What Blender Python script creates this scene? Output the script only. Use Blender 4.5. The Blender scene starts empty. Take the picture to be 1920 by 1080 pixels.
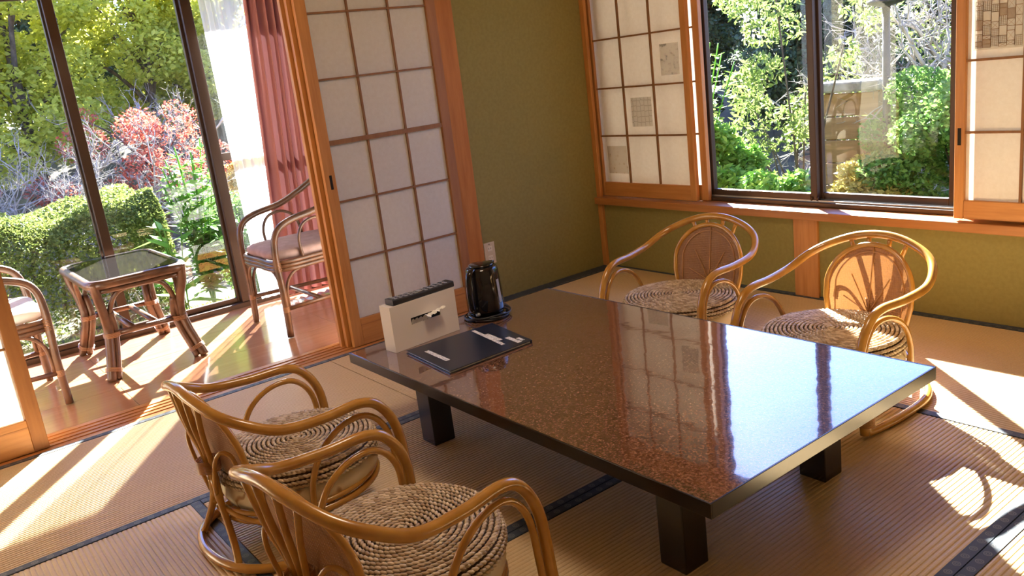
import bpy, math, random
import numpy as np
from mathutils import Vector, Matrix
random.seed(7); rng = np.random.default_rng(7)
PI = math.pi
SC = bpy.context.scene
COL = SC.collection

# ------------------------------------------------------------------ camera
cam_d = bpy.data.cameras.new('camera'); cam = bpy.data.objects.new('camera', cam_d); COL.objects.link(cam)
SC.camera = cam
cam_d.sensor_width = 36.0; cam_d.sensor_fit = 'HORIZONTAL'; cam_d.lens = 1574.916 / 1920 * 36.0
cam_d.clip_start = 0.02; cam_d.clip_end = 200
def cam_rot(a, b, c):
    ca, sa, cb, sb, cc, sc = math.cos(a), math.sin(a), math.cos(b), math.sin(b), math.cos(c), math.sin(c)
    f = Vector((-sa*cb, ca*cb, -sb)); r = Vector((ca, sa, 0)); u = r.cross(f)
    r2 = cc*r + sc*u; u2 = -sc*r + cc*u
    return Matrix((r2, u2, -f)).transposed()
cam.matrix_world = Matrix.Translation((3.719, -3.450, 1.25)) @ cam_rot(math.radians(53.91962), math.radians(14.74536), math.radians(-7.12338)).to_4x4()

# ------------------------------------------------------------------ world, sun, exposure
SUN_EL = math.radians(31.0)
SUN_TO = Vector((-0.787, 0.617, 0)).normalized() * math.cos(SUN_EL) + Vector((0, 0, math.sin(SUN_EL)))
W = bpy.data.worlds.new('world'); SC.world = W; W.use_nodes = True
nt = W.node_tree; nt.nodes.clear()
out = nt.nodes.new('ShaderNodeOutputWorld'); bg = nt.nodes.new('ShaderNodeBackground')
sky = nt.nodes.new('ShaderNodeTexSky'); sky.sky_type = 'NISHITA'; sky.sun_disc = False
sky.sun_elevation = SUN_EL; sky.sun_rotation = math.atan2(SUN_TO.x, SUN_TO.y)
sky.air_density = 1.0; sky.dust_density = 0.2; sky.ozone_density = 3.0
tc = nt.nodes.new('ShaderNodeTexCoord')
cl = nt.nodes.new('ShaderNodeTexNoise'); cl.inputs['Scale'].default_value = 2.2; cl.inputs['Detail'].default_value = 6
cr = nt.nodes.new('ShaderNodeValToRGB'); cr.color_ramp.elements[0].position = .48; cr.color_ramp.elements[1].position = .72
cm = nt.nodes.new('ShaderNodeMath'); cm.operation = 'MULTIPLY'; cm.inputs[1].default_value = .35
mx = nt.nodes.new('ShaderNodeMix'); mx.data_type = 'RGBA'
mx.inputs[7].default_value = (3.8, 4.4, 5.6, 1)
nt.links.new(tc.outputs['Generated'], cl.inputs['Vector']); nt.links.new(cl.outputs[0], cr.inputs[0])
nt.links.new(cr.outputs[0], cm.inputs[0]); nt.links.new(cm.outputs[0], mx.inputs[0])
tn = nt.nodes.new('ShaderNodeMix'); tn.data_type = 'RGBA'; tn.blend_type = 'MULTIPLY'; tn.inputs[0].default_value = 1; tn.inputs[7].default_value = (.60, .62, 1.02, 1)
nt.links.new(sky.outputs[0], tn.inputs[6]); nt.links.new(tn.outputs[2], mx.inputs[6]); nt.links.new(mx.outputs[2], bg.inputs[0]); nt.links.new(bg.outputs[0], out.inputs[0])
bg.inputs[1].default_value = 0.55
sd = bpy.data.lights.new('sun', 'SUN'); sun = bpy.data.objects.new('sun', sd); COL.objects.link(sun)
sd.energy = 38.0; sd.angle = math.radians(.55); sd.color = (1, .965, .92)
sun.rotation_euler = (-SUN_TO).to_track_quat('-Z', 'Y').to_euler(); sun.location = SUN_TO * 20
SC.view_settings.view_transform = 'Standard'; SC.view_settings.look = 'None'
SC.view_settings.gamma = 1.0; SC.view_settings.use_curve_mapping = False
SC.view_settings.exposure = 1.12

# ------------------------------------------------------------------ materials
def mat(name, col, rough=.6, metal=0, spec=.5, **k):
    m = bpy.data.materials.new(name); m.use_nodes = True
    b = m.node_tree.nodes['Principled BSDF']
    b.inputs['Base Color'].default_value = (*col, 1); b.inputs['Roughness'].default_value = rough
    b.inputs['Metallic'].default_value = metal; b.inputs['Specular IOR Level'].default_value = spec
    for kk, v in k.items(): b.inputs[kk.replace('_', ' ')].default_value = v
    return m
def N(m, t, **k):
    n = m.node_tree.nodes.new(t)
    for a, v in k.items(): setattr(n, a, v)
    return n
def LK(m, a, b): m.node_tree.links.new(a, b)
def B(m): return m.node_tree.nodes['Principled BSDF']
def coords(m, scale=(1, 1, 1), kind='Object', rot=(0, 0, 0)):
    c = N(m, 'ShaderNodeTexCoord'); mp = N(m, 'ShaderNodeMapping'); mp.inputs['Scale'].default_value = scale
    mp.inputs['Rotation'].default_value = rot
    LK(m, c.outputs[kind], mp.inputs[0]); return mp.outputs[0]
def noise(m, vec, scale=5, detail=4, rough=.5):
    n = N(m, 'ShaderNodeTexNoise'); n.inputs['Scale'].default_value = scale; n.inputs['Detail'].default_value = detail
    n.inputs['Roughness'].default_value = rough; LK(m, vec, n.inputs['Vector']); return n.outputs[0]
def ramp(m, fac, stops):
    r = N(m, 'ShaderNodeValToRGB'); e = r.color_ramp.elements
    while len(e) < len(stops): e.new(.5)
    for i, (p, c) in enumerate(stops): e[i].position = p; e[i].color = (*c, 1)
    LK(m, fac, r.inputs[0]); return r.outputs[0]
def bump(m, h, strength=.3, dist=.002):
    b = N(m, 'ShaderNodeBump'); b.inputs['Strength'].default_value = strength; b.inputs['Distance'].default_value = dist
    LK(m, h, b.inputs['Height']); LK(m, b.outputs[0], B(m).inputs['Normal'])
def math_(m, op, a, b=None):
    n = N(m, 'ShaderNodeMath', operation=op)
    for i, v in enumerate((a, b)):
        if v is None: continue
        if isinstance(v, (int, float)): n.inputs[i].default_value = v
        else: LK(m, v, n.inputs[i])
    return n.outputs[0]
def wood(name, c1, c2, rough=.45, stretch=(14, 14, 1.2), bmp=.15):
    m = mat(name, c1, rough)
    v = coords(m, stretch); n = noise(m, v, 3, 6, .6)
    LK(m, ramp(m, n, [(.3, c1), (.7, c2)]), B(m).inputs['Base Color']); bump(m, n, bmp, .001); return m
def noisy(name, c1, c2, scale, rough=.8, bmp=.3, dist=.002, detail=5):
    m = mat(name, c1, rough); n = noise(m, coords(m), scale, detail)
    LK(m, ramp(m, n, [(.35, c1), (.65, c2)]), B(m).inputs['Base Color']); bump(m, n, bmp, dist); return m

M = {}
M['olive'] = noisy('olive_plaster', (.24, .195, .060), (.265, .22, .070), 60, .95, .5, .001)
M['plaster'] = noisy('cream_plaster', (.55, .48, .34), (.6, .52, .38), 40, .95)
M['ceiling'] = wood('ceiling_board', (.50, .34, .18), (.60, .42, .24), .6, (1.5, 10, 10))
M['wood_z'] = wood('amber_cedar_upright', (.42, .165, .040), (.58, .26, .075), .38)
M['wood_x'] = wood('amber_cedar_level', (.42, .165, .040), (.58, .26, .075), .38, (1.2, 14, 14))
M['wood_y'] = wood('amber_cedar_long', (.42, .165, .040), (.58, .26, .075), .38, (14, 1.2, 14))
M['kumiko'] = wood('lattice_wood', (.20, .085, .026), (.28, .125, .042), .6)
M['kumiko2'] = wood('shaded_cedar_stile', (.26, .10, .028), (.36, .15, .045), .6)  # stile beside the pillar: its shadow put in as darker cedar
M['pillar'] = wood('pillar_wood', (.36, .125, .026), (.50, .195, .048), .55, (9, 9, 1.0)); B(M['pillar']).inputs['Specular IOR Level'].default_value = .2
M['sillwood'] = wood('sill_wood', (.34, .13, .035), (.46, .19, .055), .35, (1.2, 14, 14))
M['veranda'] = wood('polished_plank', (.36, .165, .085), (.44, .215, .12), .14, (10, .9, 10), .05); B(M['veranda']).inputs['Coat Weight'].default_value = .3; B(M['veranda']).inputs['Coat Roughness'].default_value = .2
M['aluminium'] = mat('bronze_aluminium', (.060, .034, .021), .35, .4)
M['grey_metal'] = mat('grey_track', (.35, .36, .38), .35, .7)
M['black_lacquer'] = mat('black_lacquer', (.010, .008, .008), .22, 0, .6)
M['black_plastic'] = mat('black_gloss_plastic', (.008, .007, .008), .07, 0, .6)
M['black_matt'] = mat('black_matt_plastic', (.015, .015, .017), .45)
M['white_plastic'] = mat('cream_plastic', (.80, .72, .62), .55)
M['tissue'] = mat('tissue', (.9, .88, .84), .9)
M['navy'] = mat('navy_cover', (.018, .024, .042), .28)
M['page'] = mat('page_paper', (.75, .74, .72), .7)
M['grey_btn'] = mat('grey_button', (.3, .31, .33), .5)
M['water_window'] = mat('grey_water_window', (.42, .42, .44), .2)
M['plate'] = mat('outlet_plate', (.62, .50, .33), .4)
M['socket_face'] = mat('socket_face', (.78, .68, .50), .4)
M['socket_dark'] = mat('socket_slot', (.02, .015, .01), .6)
M['bark'] = noisy('dark_bark', (.05, .035, .025), (.13, .10, .075), 12, .95, .6, .01)
M['palebark'] = noisy('pale_bark', (.26, .225, .19), (.42, .38, .34), 9, .9, .6, .01)
M['stone'] = noisy('garden_stone', (.16, .15, .13), (.32, .30, .27), 9, .95, .8, .01)
M['garden_wood'] = wood('weathered_board', (.22, .12, .06), (.32, .19, .10), .8, (1.2, 12, 12))
M['lampwhite'] = mat('frosted_lantern', (.82, .84, .86), .3)
M['soil'] = noisy('garden_soil', (.055, .045, .028), (.13, .12, .055), 2.5, .95, .8, .02)
M['eave'] = wood('eave_board', (.20, .14, .09), (.28, .20, .13), .7)
M['fill_glow'] = mat('fill_diffuser', (.9, .88, .84), .4, 0, .5, Emission_Color=(1, .84, .66, 1), Emission_Strength=10)  # glow of the added fill lamp above the table
M['hole'] = mat('dark_gap', (.01, .008, .006), .9)

# rattan (honey, varnished)
def rattan(name, c1, c2, rough=.25):
    m = mat(name, c1, rough, 0, .5, Coat_Weight=.6, Coat_Roughness=.12)
    n = noise(m, coords(m, (1, 1, 1)), 14, 4)
    LK(m, ramp(m, n, [(.35, c1), (.7, c2)]), B(m).inputs['Base Color']); return m
M['rattan'] = rattan('honey_rattan', (.42, .185, .028), (.56, .285, .055))
M['rattan_dark'] = rattan('brown_rattan', (.075, .032, .015), (.17, .074, .034), .42); B(M['rattan_dark']).inputs['Coat Weight'].default_value = .25
M['binding'] = rattan('rattan_binding', (.40, .17, .04), (.52, .25, .08), .4)
M['binding_dark'] = rattan('brown_rattan_binding', (.30, .13, .05), (.42, .2, .09), .4)
# water hyacinth weave
m = mat('hyacinth_weave', (.4, .27, .16), .45)
g = N(m, 'ShaderNodeNewGeometry')
LK(m, ramp(m, g.outputs['Random Per Island'], [(0, (.38, .26, .15)), (.5, (.56, .42, .27)), (1, (.74, .60, .43))]), B(m).inputs['Base Color'])
M['weave'] = m
M['weave_under'] = mat('weave_gap', (.10, .06, .035), .8)
# cushion cream with twigs print
m = mat('cream_cushion', (.72, .60, .40), .85)
v = coords(m); w = N(m, 'ShaderNodeTexWave'); w.inputs['Scale'].default_value = 4; w.inputs['Distortion'].default_value = 14
w.inputs['Detail'].default_value = 3; LK(m, v, w.inputs['Vector'])
LK(m, ramp(m, w.outputs[1], [(0, (.42, .25, .13)), (.02, (.60, .45, .27)), (.05, (.74, .62, .42)), (1, (.76, .65, .46))]), B(m).inputs['Base Color'])
M['cream'] = m
M['pinkcush'] = noisy('dusty_pink_cushion', (.31, .20, .18), (.38, .25, .225), 25, .9)
M['whitecush'] = noisy('cream_seat_cushion', (.70, .64, .55), (.78, .72, .62), 18, .9)
# cane panel with holes
m = mat('woven_cane', (.34, .165, .062), .5)
v = coords(m); sp = N(m, 'ShaderNodeSeparateXYZ'); LK(m, v, sp.inputs[0])
sx = math_(m, 'SINE', math_(m, 'MULTIPLY', sp.outputs[0], 2*PI/.0075)); sz = math_(m, 'SINE', math_(m, 'MULTIPLY', sp.outputs[2], 2*PI/.0075))
hole = math_(m, 'GREATER_THAN', math_(m, 'MULTIPLY', math_(m, 'MAXIMUM', sx, 0), math_(m, 'MAXIMUM', sz, 0)), .84)
tr = N(m, 'ShaderNodeBsdfTransparent'); ms = N(m, 'ShaderNodeMixShader'); tl = N(m, 'ShaderNodeBsdfTranslucent'); tl.inputs[0].default_value = (.5, .22, .07, 1)
ms2 = N(m, 'ShaderNodeMixShader'); ms2.inputs[0].default_value = .16
LK(m, B(m).outputs[0], ms2.inputs[1]); LK(m, tl.outputs[0], ms2.inputs[2])
LK(m, hole, ms.inputs[0]); LK(m, ms2.outputs[0], ms.inputs[1]); LK(m, tr.outputs[0], ms.inputs[2])
LK(m, ms.outputs[0], m.node_tree.nodes['Material Output'].inputs[0])
bump(m, math_(m, 'ADD', sx, sz), .5, .001)
M['cane'] = m
# tatami rush (ridges are modelled; strands along the cross direction as fine relief)
def rush(name, axis):
    m = mat(name, (.5, .35, .19), .42)
    sc = (40, 400, 40) if axis == 'x' else (400, 40, 40)
    n = noise(m, coords(m, sc), 1, 3); n2 = noise(m, coords(m), 2.5, 3)
    mixc = N(m, 'ShaderNodeMix', data_type='RGBA'); mixc.inputs[0].default_value = .5
    LK(m, ramp(m, n, [(.3, (.54, .37, .19)), (.7, (.72, .54, .31))]), mixc.inputs[6])
    LK(m, ramp(m, n2, [(.35, (.62, .44, .235)), (.65, (.66, .48, .27))]), mixc.inputs[7])
    LK(m, mixc.outputs[2], B(m).inputs['Base Color']); bump(m, n, .3, .001); return m
M['rush_x'] = rush('tatami_rush', 'x')
# border cloth with ring pattern; local y is the long direction
m = mat('border_cloth', (.03, .04, .06), .55)
sp = N(m, 'ShaderNodeSeparateXYZ'); LK(m, coords(m), sp.inputs[0])
fy = math_(m, 'SUBTRACT', math_(m, 'FRACT', math_(m, 'MULTIPLY', sp.outputs[1], 1/.042)), .5)
fx = math_(m, 'MULTIPLY', sp.outputs[0], 1/.042)
rr = math_(m, 'SQRT', math_(m, 'ADD', math_(m, 'MULTIPLY', fy, fy), math_(m, 'MULTIPLY', fx, fx)))
ring = math_(m, 'LESS_THAN', math_(m, 'ABSOLUTE', math_(m, 'SUBTRACT', rr, .20)), .035)
ring2 = math_(m, 'LESS_THAN', math_(m, 'ABSOLUTE', math_(m, 'SUBTRACT', rr, .09)), .028)
rg = math_(m, 'MAXIMUM', ring, ring2)
wv = noise(m, coords(m, (900, 900, 900)), 1, 2)
mc = N(m, 'ShaderNodeMix', data_type='RGBA'); LK(m, math_(m, 'MULTIPLY', rg, .55), mc.inputs[0])
LK(m, ramp(m, wv, [(.3, (.028, .038, .052)), (.7, (.06, .078, .10))]), mc.inputs[6]); mc.inputs[7].default_value = (.24, .23, .21, 1)
LK(m, mc.outputs[2], B(m).inputs['Base Color']); bump(m, wv, .3, .0005)
M['border'] = m
# table top: speckled brown stone laminate under clear gloss
m = mat('speckled_brown_top', (.2, .1, .06), .09, 0, .5, Coat_Weight=1.0, Coat_Roughness=.03, Coat_IOR=1.85)
v = coords(m); n1 = noise(m, v, 165, 2, .65); n2 = noise(m, v, 5, 3)
vo = N(m, 'ShaderNodeTexVoronoi'); vo.inputs['Scale'].default_value = 150; LK(m, v, vo.inputs['Vector'])
c1 = ramp(m, n1, [(.38, (.020, .008, .008)), (.45, (.17, .078, .044)), (.58, (.21, .102, .058)), (.70, (.32, .19, .12))])
mc = N(m, 'ShaderNodeMix', data_type='RGBA', blend_type='MULTIPLY'); mc.inputs[0].default_value = .5
LK(m, c1, mc.inputs[6]); LK(m, ramp(m, vo.outputs['Distance'], [(.1, (.55, .4, .35)), (.5, (1, 1, 1))]), mc.inputs[7])
LK(m, mc.outputs[2], B(m).inputs['Base Color'])
wvn = noise(m, coords(m, (1, 1, 1)), 9, 2)
bb = N(m, 'ShaderNodeBump'); bb.inputs['Strength'].default_value = .12; bb.inputs['Distance'].default_value = .004
LK(m, wvn, bb.inputs['Height']); LK(m, bb.outputs[0], B(m).inputs['Coat Normal']); LK(m, bb.outputs[0], B(m).inputs['Normal'])
M['tabletop'] = m
# thin glass
def thin_glass(name, tint=(.96, .98, .97), refl=.9, rough=.0):
    m = bpy.data.materials.new(name); m.use_nodes = True; t = m.node_tree; t.nodes.clear()
    o = t.nodes.new('ShaderNodeOutputMaterial'); a = t.nodes.new('ShaderNodeBsdfTransparent'); a.inputs[0].default_value = (*tint, 1)
    g = t.nodes.new('ShaderNodeBsdfGlossy'); g.inputs['Roughness'].default_value = rough
    f = t.nodes.new('ShaderNodeLayerWeight'); f.inputs[0].default_value = .5
    pw = t.nodes.new('ShaderNodeMath'); pw.operation = 'POWER'; pw.inputs[1].default_value = 5
    mu = t.nodes.new('ShaderNodeMath'); mu.operation = 'MULTIPLY_ADD'; mu.inputs[1].default_value = refl; mu.inputs[2].default_value = .045*refl
    t.links.new(f.outputs['Facing'], pw.inputs[0])
    s = t.nodes.new('ShaderNodeMixShader'); t.links.new(pw.outputs[0], mu.inputs[0]); t.links.new(mu.outputs[0], s.inputs[0])
    t.links.new(a.outputs[0], s.inputs[1]); t.links.new(g.outputs[0], s.inputs[2]); t.links.new(s.outputs[0], o.inputs[0]); return m
M['glass'] = thin_glass('window_glass', (.96, .98, .97), .6)
M['table_glass'] = thin_glass('smoked_table_glass', (.55, .55, .56), .6, .03)
# translucent sheets
def sheet(name, col, trans=.5, clear=0, pattern=None):
    m = bpy.data.materials.new(name); m.use_nodes = True; t = m.node_tree; t.nodes.clear()
    o = t.nodes.new('ShaderNodeOutputMaterial'); d = t.nodes.new('ShaderNodeBsdfDiffuse'); tr = t.nodes.new('ShaderNodeBsdfTranslucent')
    d.inputs[0].default_value = (*col, 1); tr.inputs[0].default_value = (*col, 1)
    s = t.nodes.new('ShaderNodeMixShader'); s.inputs[0].default_value = trans
    t.links.new(d.outputs[0], s.inputs[1]); t.links.new(tr.outputs[0], s.inputs[2]); last = s
    if pattern: 
        c = pattern(m, t); t.links.new(c, d.inputs[0]); t.links.new(c, tr.inputs[0])
    if clear:
        tp = t.nodes.new('ShaderNodeBsdfTransparent'); s2 = t.nodes.new('ShaderNodeMixShader'); s2.inputs[0].default_value = clear
        t.links.new(s.outputs[0], s2.inputs[1]); t.links.new(tp.outputs[0], s2.inputs[2]); last = s2
    t.links.new(last.outputs[0], o.inputs[0]); return m
def fibres(m, t):
    return ramp(m, noise(m, coords(m), 45, 5, .7), [(.3, (.80, .76, .70)), (.7, (.86, .83, .78))])
M['paper'] = sheet('shoji_paper', (.84, .80, .74), .36, 0, fibres)
M['sheer'] = sheet('white_sheer', (.92, .92, .92), .6, .24)
M['drape'] = sheet('rose_drape', (.52, .25, .25), .03)
def pat_vor(m, t):
    v = N(m, 'ShaderNodeTexVoronoi', feature='DISTANCE_TO_EDGE'); v.inputs['Scale'].default_value = 34; v.inputs['Randomness'].default_value = .25; LK(m, coords(m), v.inputs['Vector'])
    return ramp(m, v.outputs[0], [(0, (.46, .43, .38)), (.05, (.50, .46, .41)), (.09, (.76, .72, .65))])
def pat_blots(m, t):
    v = noise(m, coords(m), 38, 3, .6)
    return ramp(m, v, [(.34, (.30, .28, .26)), (.42, (.68, .65, .60)), (.5, (.78, .75, .70))])
def pat_dots(m, t):
    v = N(m, 'ShaderNodeTexVoronoi'); v.inputs['Scale'].default_value = 34; LK(m, coords(m), v.inputs['Vector'])
    return ramp(m, v.outputs['Distance'], [(0, (.35, .26, .17)), (.10, (.55, .46, .34)), (.22, (.74, .68, .58)), (.3, (.70, .62, .5)), (.34, (.76, .70, .60))])
M['print_lattice'] = sheet('lattice_print', (.7, .65, .6), .6, .55, pat_vor)
M['print_blots'] = sheet('blossom_print', (.7, .65, .6), .6, .55, pat_blots)
M['print_dots'] = sheet('floral_print', (.7, .65, .6), .6, .55, pat_dots)
M['washi'] = sheet('print_paper', (.84, .80, .72), .6, .6)
M['ink'] = sheet('print_ink_light', (.60, .47, .35), .5, .55)
M['ink_dark'] = sheet('print_ink_dark', (.26, .17, .11), .35)
# leaves
def leaf(name, c1, c2, tr=.5, rough=.5):
    m = bpy.data.materials.new(name); m.use_nodes = True; t = m.node_tree
    b = B(m); b.inputs['Roughness'].default_value = rough; b.inputs['Specular IOR Level'].default_value = .35
    g = N(m, 'ShaderNodeNewGeometry'); c = ramp(m, g.outputs['Random Per Island'], [(0, c1), (1, c2)])
    LK(m, c, b.inputs['Base Color']); tl = N(m, 'ShaderNodeBsdfTranslucent'); LK(m, c, tl.inputs[0])
    s = N(m, 'ShaderNodeMixShader'); s.inputs[0].default_value = tr
    LK(m, b.outputs[0], s.inputs[1]); LK(m, tl.outputs[0], s.inputs[2]); LK(m, s.outputs[0], t.nodes['Material Output'].inputs[0]); return m
M['leaf_yellow'] = leaf('yellow_green_leaf', (.36, .40, .05), (.74, .72, .14), .68)
M['leaf_lime'] = leaf('lime_leaf', (.12, .19, .04), (.30, .37, .10), .5)
M['leaf_dark'] = leaf('dark_leaf', (.035, .06, .03), (.10, .15, .06), .35)
M['leaf_hedge'] = leaf('hedge_leaf', (.10, .15, .03), (.30, .34, .09), .4)
M['leaf_bright'] = leaf('bright_green_leaf', (.10, .26, .03), (.30, .48, .09), .5)
M['leaf_mid'] = leaf('mid_green_leaf', (.08, .20, .04), (.26, .42, .10), .5)
M['leaf_red'] = leaf('maple_leaf', (.40, .07, .05), (.62, .20, .12), .45)
M['leaf_gold'] = leaf('golden_leaf', (.45, .36, .08), (.75, .62, .22), .5)
M['grass'] = leaf('lawn_grass', (.20, .28, .05), (.48, .52, .14), .4)

# ------------------------------------------------------------------ geometry helpers
class MB:
    def __init__(s): s.v = []; s.f = []; s.sm = []
    def add(s, vs, fs, smooth=False):
        o = len(s.v); s.v += [tuple(p) for p in vs]; s.f += [tuple(i+o for i in f) for f in fs]; s.sm += [smooth]*len(fs); return s
    def box(s, x0, x1, y0, y1, z0, z1):
        vs = [(x, y, z) for x in (x0, x1) for y in (y0, y1) for z in (z0, z1)]
        return s.add(vs, [(0, 1, 3, 2), (4, 6, 7, 5), (0, 4, 5, 1), (2, 3, 7, 6), (0, 2, 6, 4), (1, 5, 7, 3)])
    def tube(s, pts, r, n=10, closed=False, smooth=True, flat=1.0):
        pts = [Vector(p) for p in pts]; L = len(pts)
        rs = r if hasattr(r, '__len__') else [r]*L
        vs = []; up = None
        for i, p in enumerate(pts):
            if closed: t = pts[(i+1) % L] - pts[i-1]
            else: t = pts[min(i+1, L-1)] - pts[max(i-1, 0)]
            if t.length < 1e-9: t = Vector((0, 0, 1))
            t.normalize()
            if up is None:
                up = Vector((0, 0, 1)) if abs(t.z) < .9 else Vector((1, 0, 0))
            a = (up - t*up.dot(t))
            if a.length < 1e-6: a = t.orthogonal()
            a.normalize(); up = a; b = t.cross(a)
            for k in range(n):
                th = 2*PI*k/n; vs.append(p + a*math.cos(th)*rs[i]*flat + b*math.sin(th)*rs[i])
        fs = []
        for i in range(L if closed else L-1):
            j = (i+1) % L
            for k in range(n):
                k2 = (k+1) % n; fs.append((i*n+k, i*n+k2, j*n+k2, j*n+k))
        if not closed:
            fs.append(tuple(range(n-1, -1, -1))); fs.append(tuple((L-1)*n+k for k in range(n)))
        return s.add(vs, fs, smooth)
    def lathe(s, prof, n=32, c=(0, 0, 0), smooth=True, sx=1, sy=1):
        vs = []; fs = []; L = len(prof)
        for r, z in prof:
            for k in range(n):
                t = 2*PI*k/n; vs.append((c[0]+r*math.cos(t)*sx, c[1]+r*math.sin(t)*sy, c[2]+z))
        for i in range(L-1):
            for k in range(n):
                k2 = (k+1) % n; fs.append((i*n+k, i*n+k2, (i+1)*n+k2, (i+1)*n+k))
        fs.append(tuple(range(n-1, -1, -1))); fs.append(tuple((L-1)*n+k for k in range(n)))
        return s.add(vs, fs, smooth)
    def poly(s, pts, z0, z1):     # vertical prism over outline (x, y)
        n = len(pts); vs = [(x, y, z0) for x, y in pts] + [(x, y, z1) for x, y in pts]
        fs = [tuple(range(n-1, -1, -1)), tuple(range(n, 2*n))] + [(i, (i+1) % n, n+(i+1) % n, n+i) for i in range(n)]
        return s.add(vs, fs)
    def grid(s, P, smooth=True):   # P[i][j] points
        a, b = len(P), len(P[0]); vs = [p for r in P for p in r]
        return s.add(vs, [(i*b+j, i*b+j+1, (i+1)*b+j+1, (i+1)*b+j) for i in range(a-1) for j in range(b-1)], smooth)
    def mesh(s, name, m):
        me = bpy.data.meshes.new(name); me.from_pydata(s.v, [], s.f); me.polygons.foreach_set('use_smooth', s.sm)
        if m: me.materials.append(m)
        me.update(); return me
def link(name, me, parent=None, loc=(0, 0, 0), rz=0):
    o = bpy.data.objects.new(name, me); COL.objects.link(o); o.location = loc; o.rotation_euler = (0, 0, rz)
    if parent: o.parent = parent
    return o
def part(name, mb, m, parent=None, bevel=0, seg=2, world=False, **k):
    if isinstance(m, str): m = M[m]
    if world and parent is not None:
        l = parent.location; mb.v = [(x-l.x, y-l.y, z-l.z) for x, y, z in mb.v]
    o = link(name, mb.mesh(name, m), parent, **k)
    if bevel:
        b = o.modifiers.new('bevel', 'BEVEL'); b.width = bevel; b.segments = seg; b.limit_method = 'ANGLE'
        b.harden_normals = False
        for p in o.data.polygons: p.use_smooth = False
    return o
def bx(*a): return MB().box(*a)
def tag(o, label=None, cat=None, group=None, kind=None):
    if label: o['label'] = label
    if cat: o['category'] = cat
    if group: o['group'] = group
    if kind: o['kind'] = kind
    return o
def thing(name, label, cat, loc=(0, 0, 0), rz=0, group=None):
    o = bpy.data.objects.new(name, None); COL.objects.link(o); o.location = loc; o.rotation_euler = (0, 0, rz); o.empty_display_size = .1
    return tag(o, label, cat, group)
def struct(name, mb, m, bevel=0, label=None):
    o = part(name, mb, m, None, bevel); o['kind'] = 'structure'
    if label: o['label'] = label
    return o
def copy_tree(o, parent=None):
    c = o.copy(); COL.objects.link(c)
    if parent: c.parent = parent
    for ch in list(o.children): copy_tree(ch, c)
    return c
def cat(pts, n=8, closed=False):    # Catmull-Rom
    P = [Vector(p) for p in pts]; L = len(P); o = []
    rngi = range(L if closed else L-1)
    for i in rngi:
        if closed: a, b, c, d = P[i-1], P[i], P[(i+1) % L], P[(i+2) % L]
        else:
            b, c = P[i], P[i+1]; a = P[i-1] if i > 0 else 2*b-c; d = P[i+2] if i+2 < L else 2*c-b
        for k in range(n):
            t = k/n; o.append(.5*(2*b+(c-a)*t+(2*a-5*b+4*c-d)*t*t+(3*b-a-3*c+d)*t**3))
    if not closed: o.append(P[-1])
    return o
def mir(pts): return [(-x, y, z) for x, y, z in pts]

# ================================================================== SETTING
# rows of tatami: lines measured in the photograph
ZC = 2.35
fl = struct('floor', bx(.07, 4.80, -4.80, 0, -.08, -.02), 'hole', label='tatami room floor of straw mats edged in dark cloth')
MATW = .95
def mat_mesh(Lx, Ly):      # ridges run along local y
    n = int(round(Lx/.0145)); vs = []; prof = []
    for i in range(n):
        x0 = -Lx/2 + Lx*i/n; d = Lx/n
        prof += [(x0, -.0022), (x0+d*.10, -.0022), (x0+d*.28, -.0004), (x0+d*.55, 0), (x0+d*.85, -.0005)]
    prof.append((Lx/2, -.0022))
    b = MB(); ys = [-Ly/2, -Ly/2+.001, Ly/2-.001, Ly/2]
    P = [[(x, ys[0], -.02), (x, ys[1], z), (x, ys[2], z), (x, ys[3], -.02)] for x, z in prof]
    P = [[(-Lx/2, y, -.02) for y in ys]] + P + [[(Lx/2, y, -.02) for y in ys]]
    b.grid([list(r) for r in zip(*P)], False); return b
meshes = {}
def tatami(x0, x1, y0, y1, along, tone=None):
    g = .0015; x0 += g; x1 -= g; y0 += g; y1 -= g
    lx, ly = (x1-x0, y1-y0) if along == 'y' else (y1-y0, x1-x0)
    key = (round(lx, 3), round(ly, 3))
    if key not in meshes:
        meshes[key] = (mat_mesh(lx, ly).mesh('tatami_mat', M['rush_x']),)
    rz = 0 if along == 'y' else PI/2
    o = link('tatami_mat', meshes[key][0], fl, ((x0+x1)/2, (y0+y1)/2, 0), rz)
    for s in (-1, 1):
        b = bx(-.015, .015, -ly/2, ly/2, -.012, .0012)
        part('cloth_border', b, 'border', o, loc=(s*(lx/2-.015), 0, 0))
XS = [.07, 1.025, 1.975, 2.915, 3.86, 4.80]
for y0, y1 in ((-1.933, 0), (-3.87, -1.933), (-4.80, -3.87)): tatami(XS[0], XS[1], y0, y1, 'y')
for i in (1, 2, 3, 4): tatami(XS[i], XS[i+1], -2.855, -.945, 'y')
tatami(XS[1], XS[3], -.945, 0, 'x'); tatami(XS[3], XS[5], -.945, 0, 'x')
for y1 in (-2.855, -3.83):
    tatami(XS[1], XS[3], y1-.97, y1, 'x'); tatami(XS[3], XS[5], y1-.97, y1, 'x')

# wall A (plane x=0): olive plaster bay, pillar, lintel over the sliding screens
wl = struct('wall_left', bx(-.10, -.004, -.90, .0, 0, ZC).box(-.10, -.004, -4.80, -.90, 1.94, ZC), 'olive', label='olive plaster wall beside the sliding screens')
struct('trim_1', bx(-.11, .012, -1.030, -.905, 0, ZC), 'pillar', .004, label='wide amber wood pillar beside the sliding screens')
struct('trim_2', bx(-.12, .01, -4.80, -1.037, 1.895, 1.955), 'wood_y', .002, label='wood lintel above the sliding screens')
struct('trim_12', bx(-.11, .002, -1.040, -1.030, 0, 1.895), 'kumiko', label='dark strip painting in the shaded gap between the screen and the pillar')  # dark colour stands in for the shade of the recess
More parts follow.
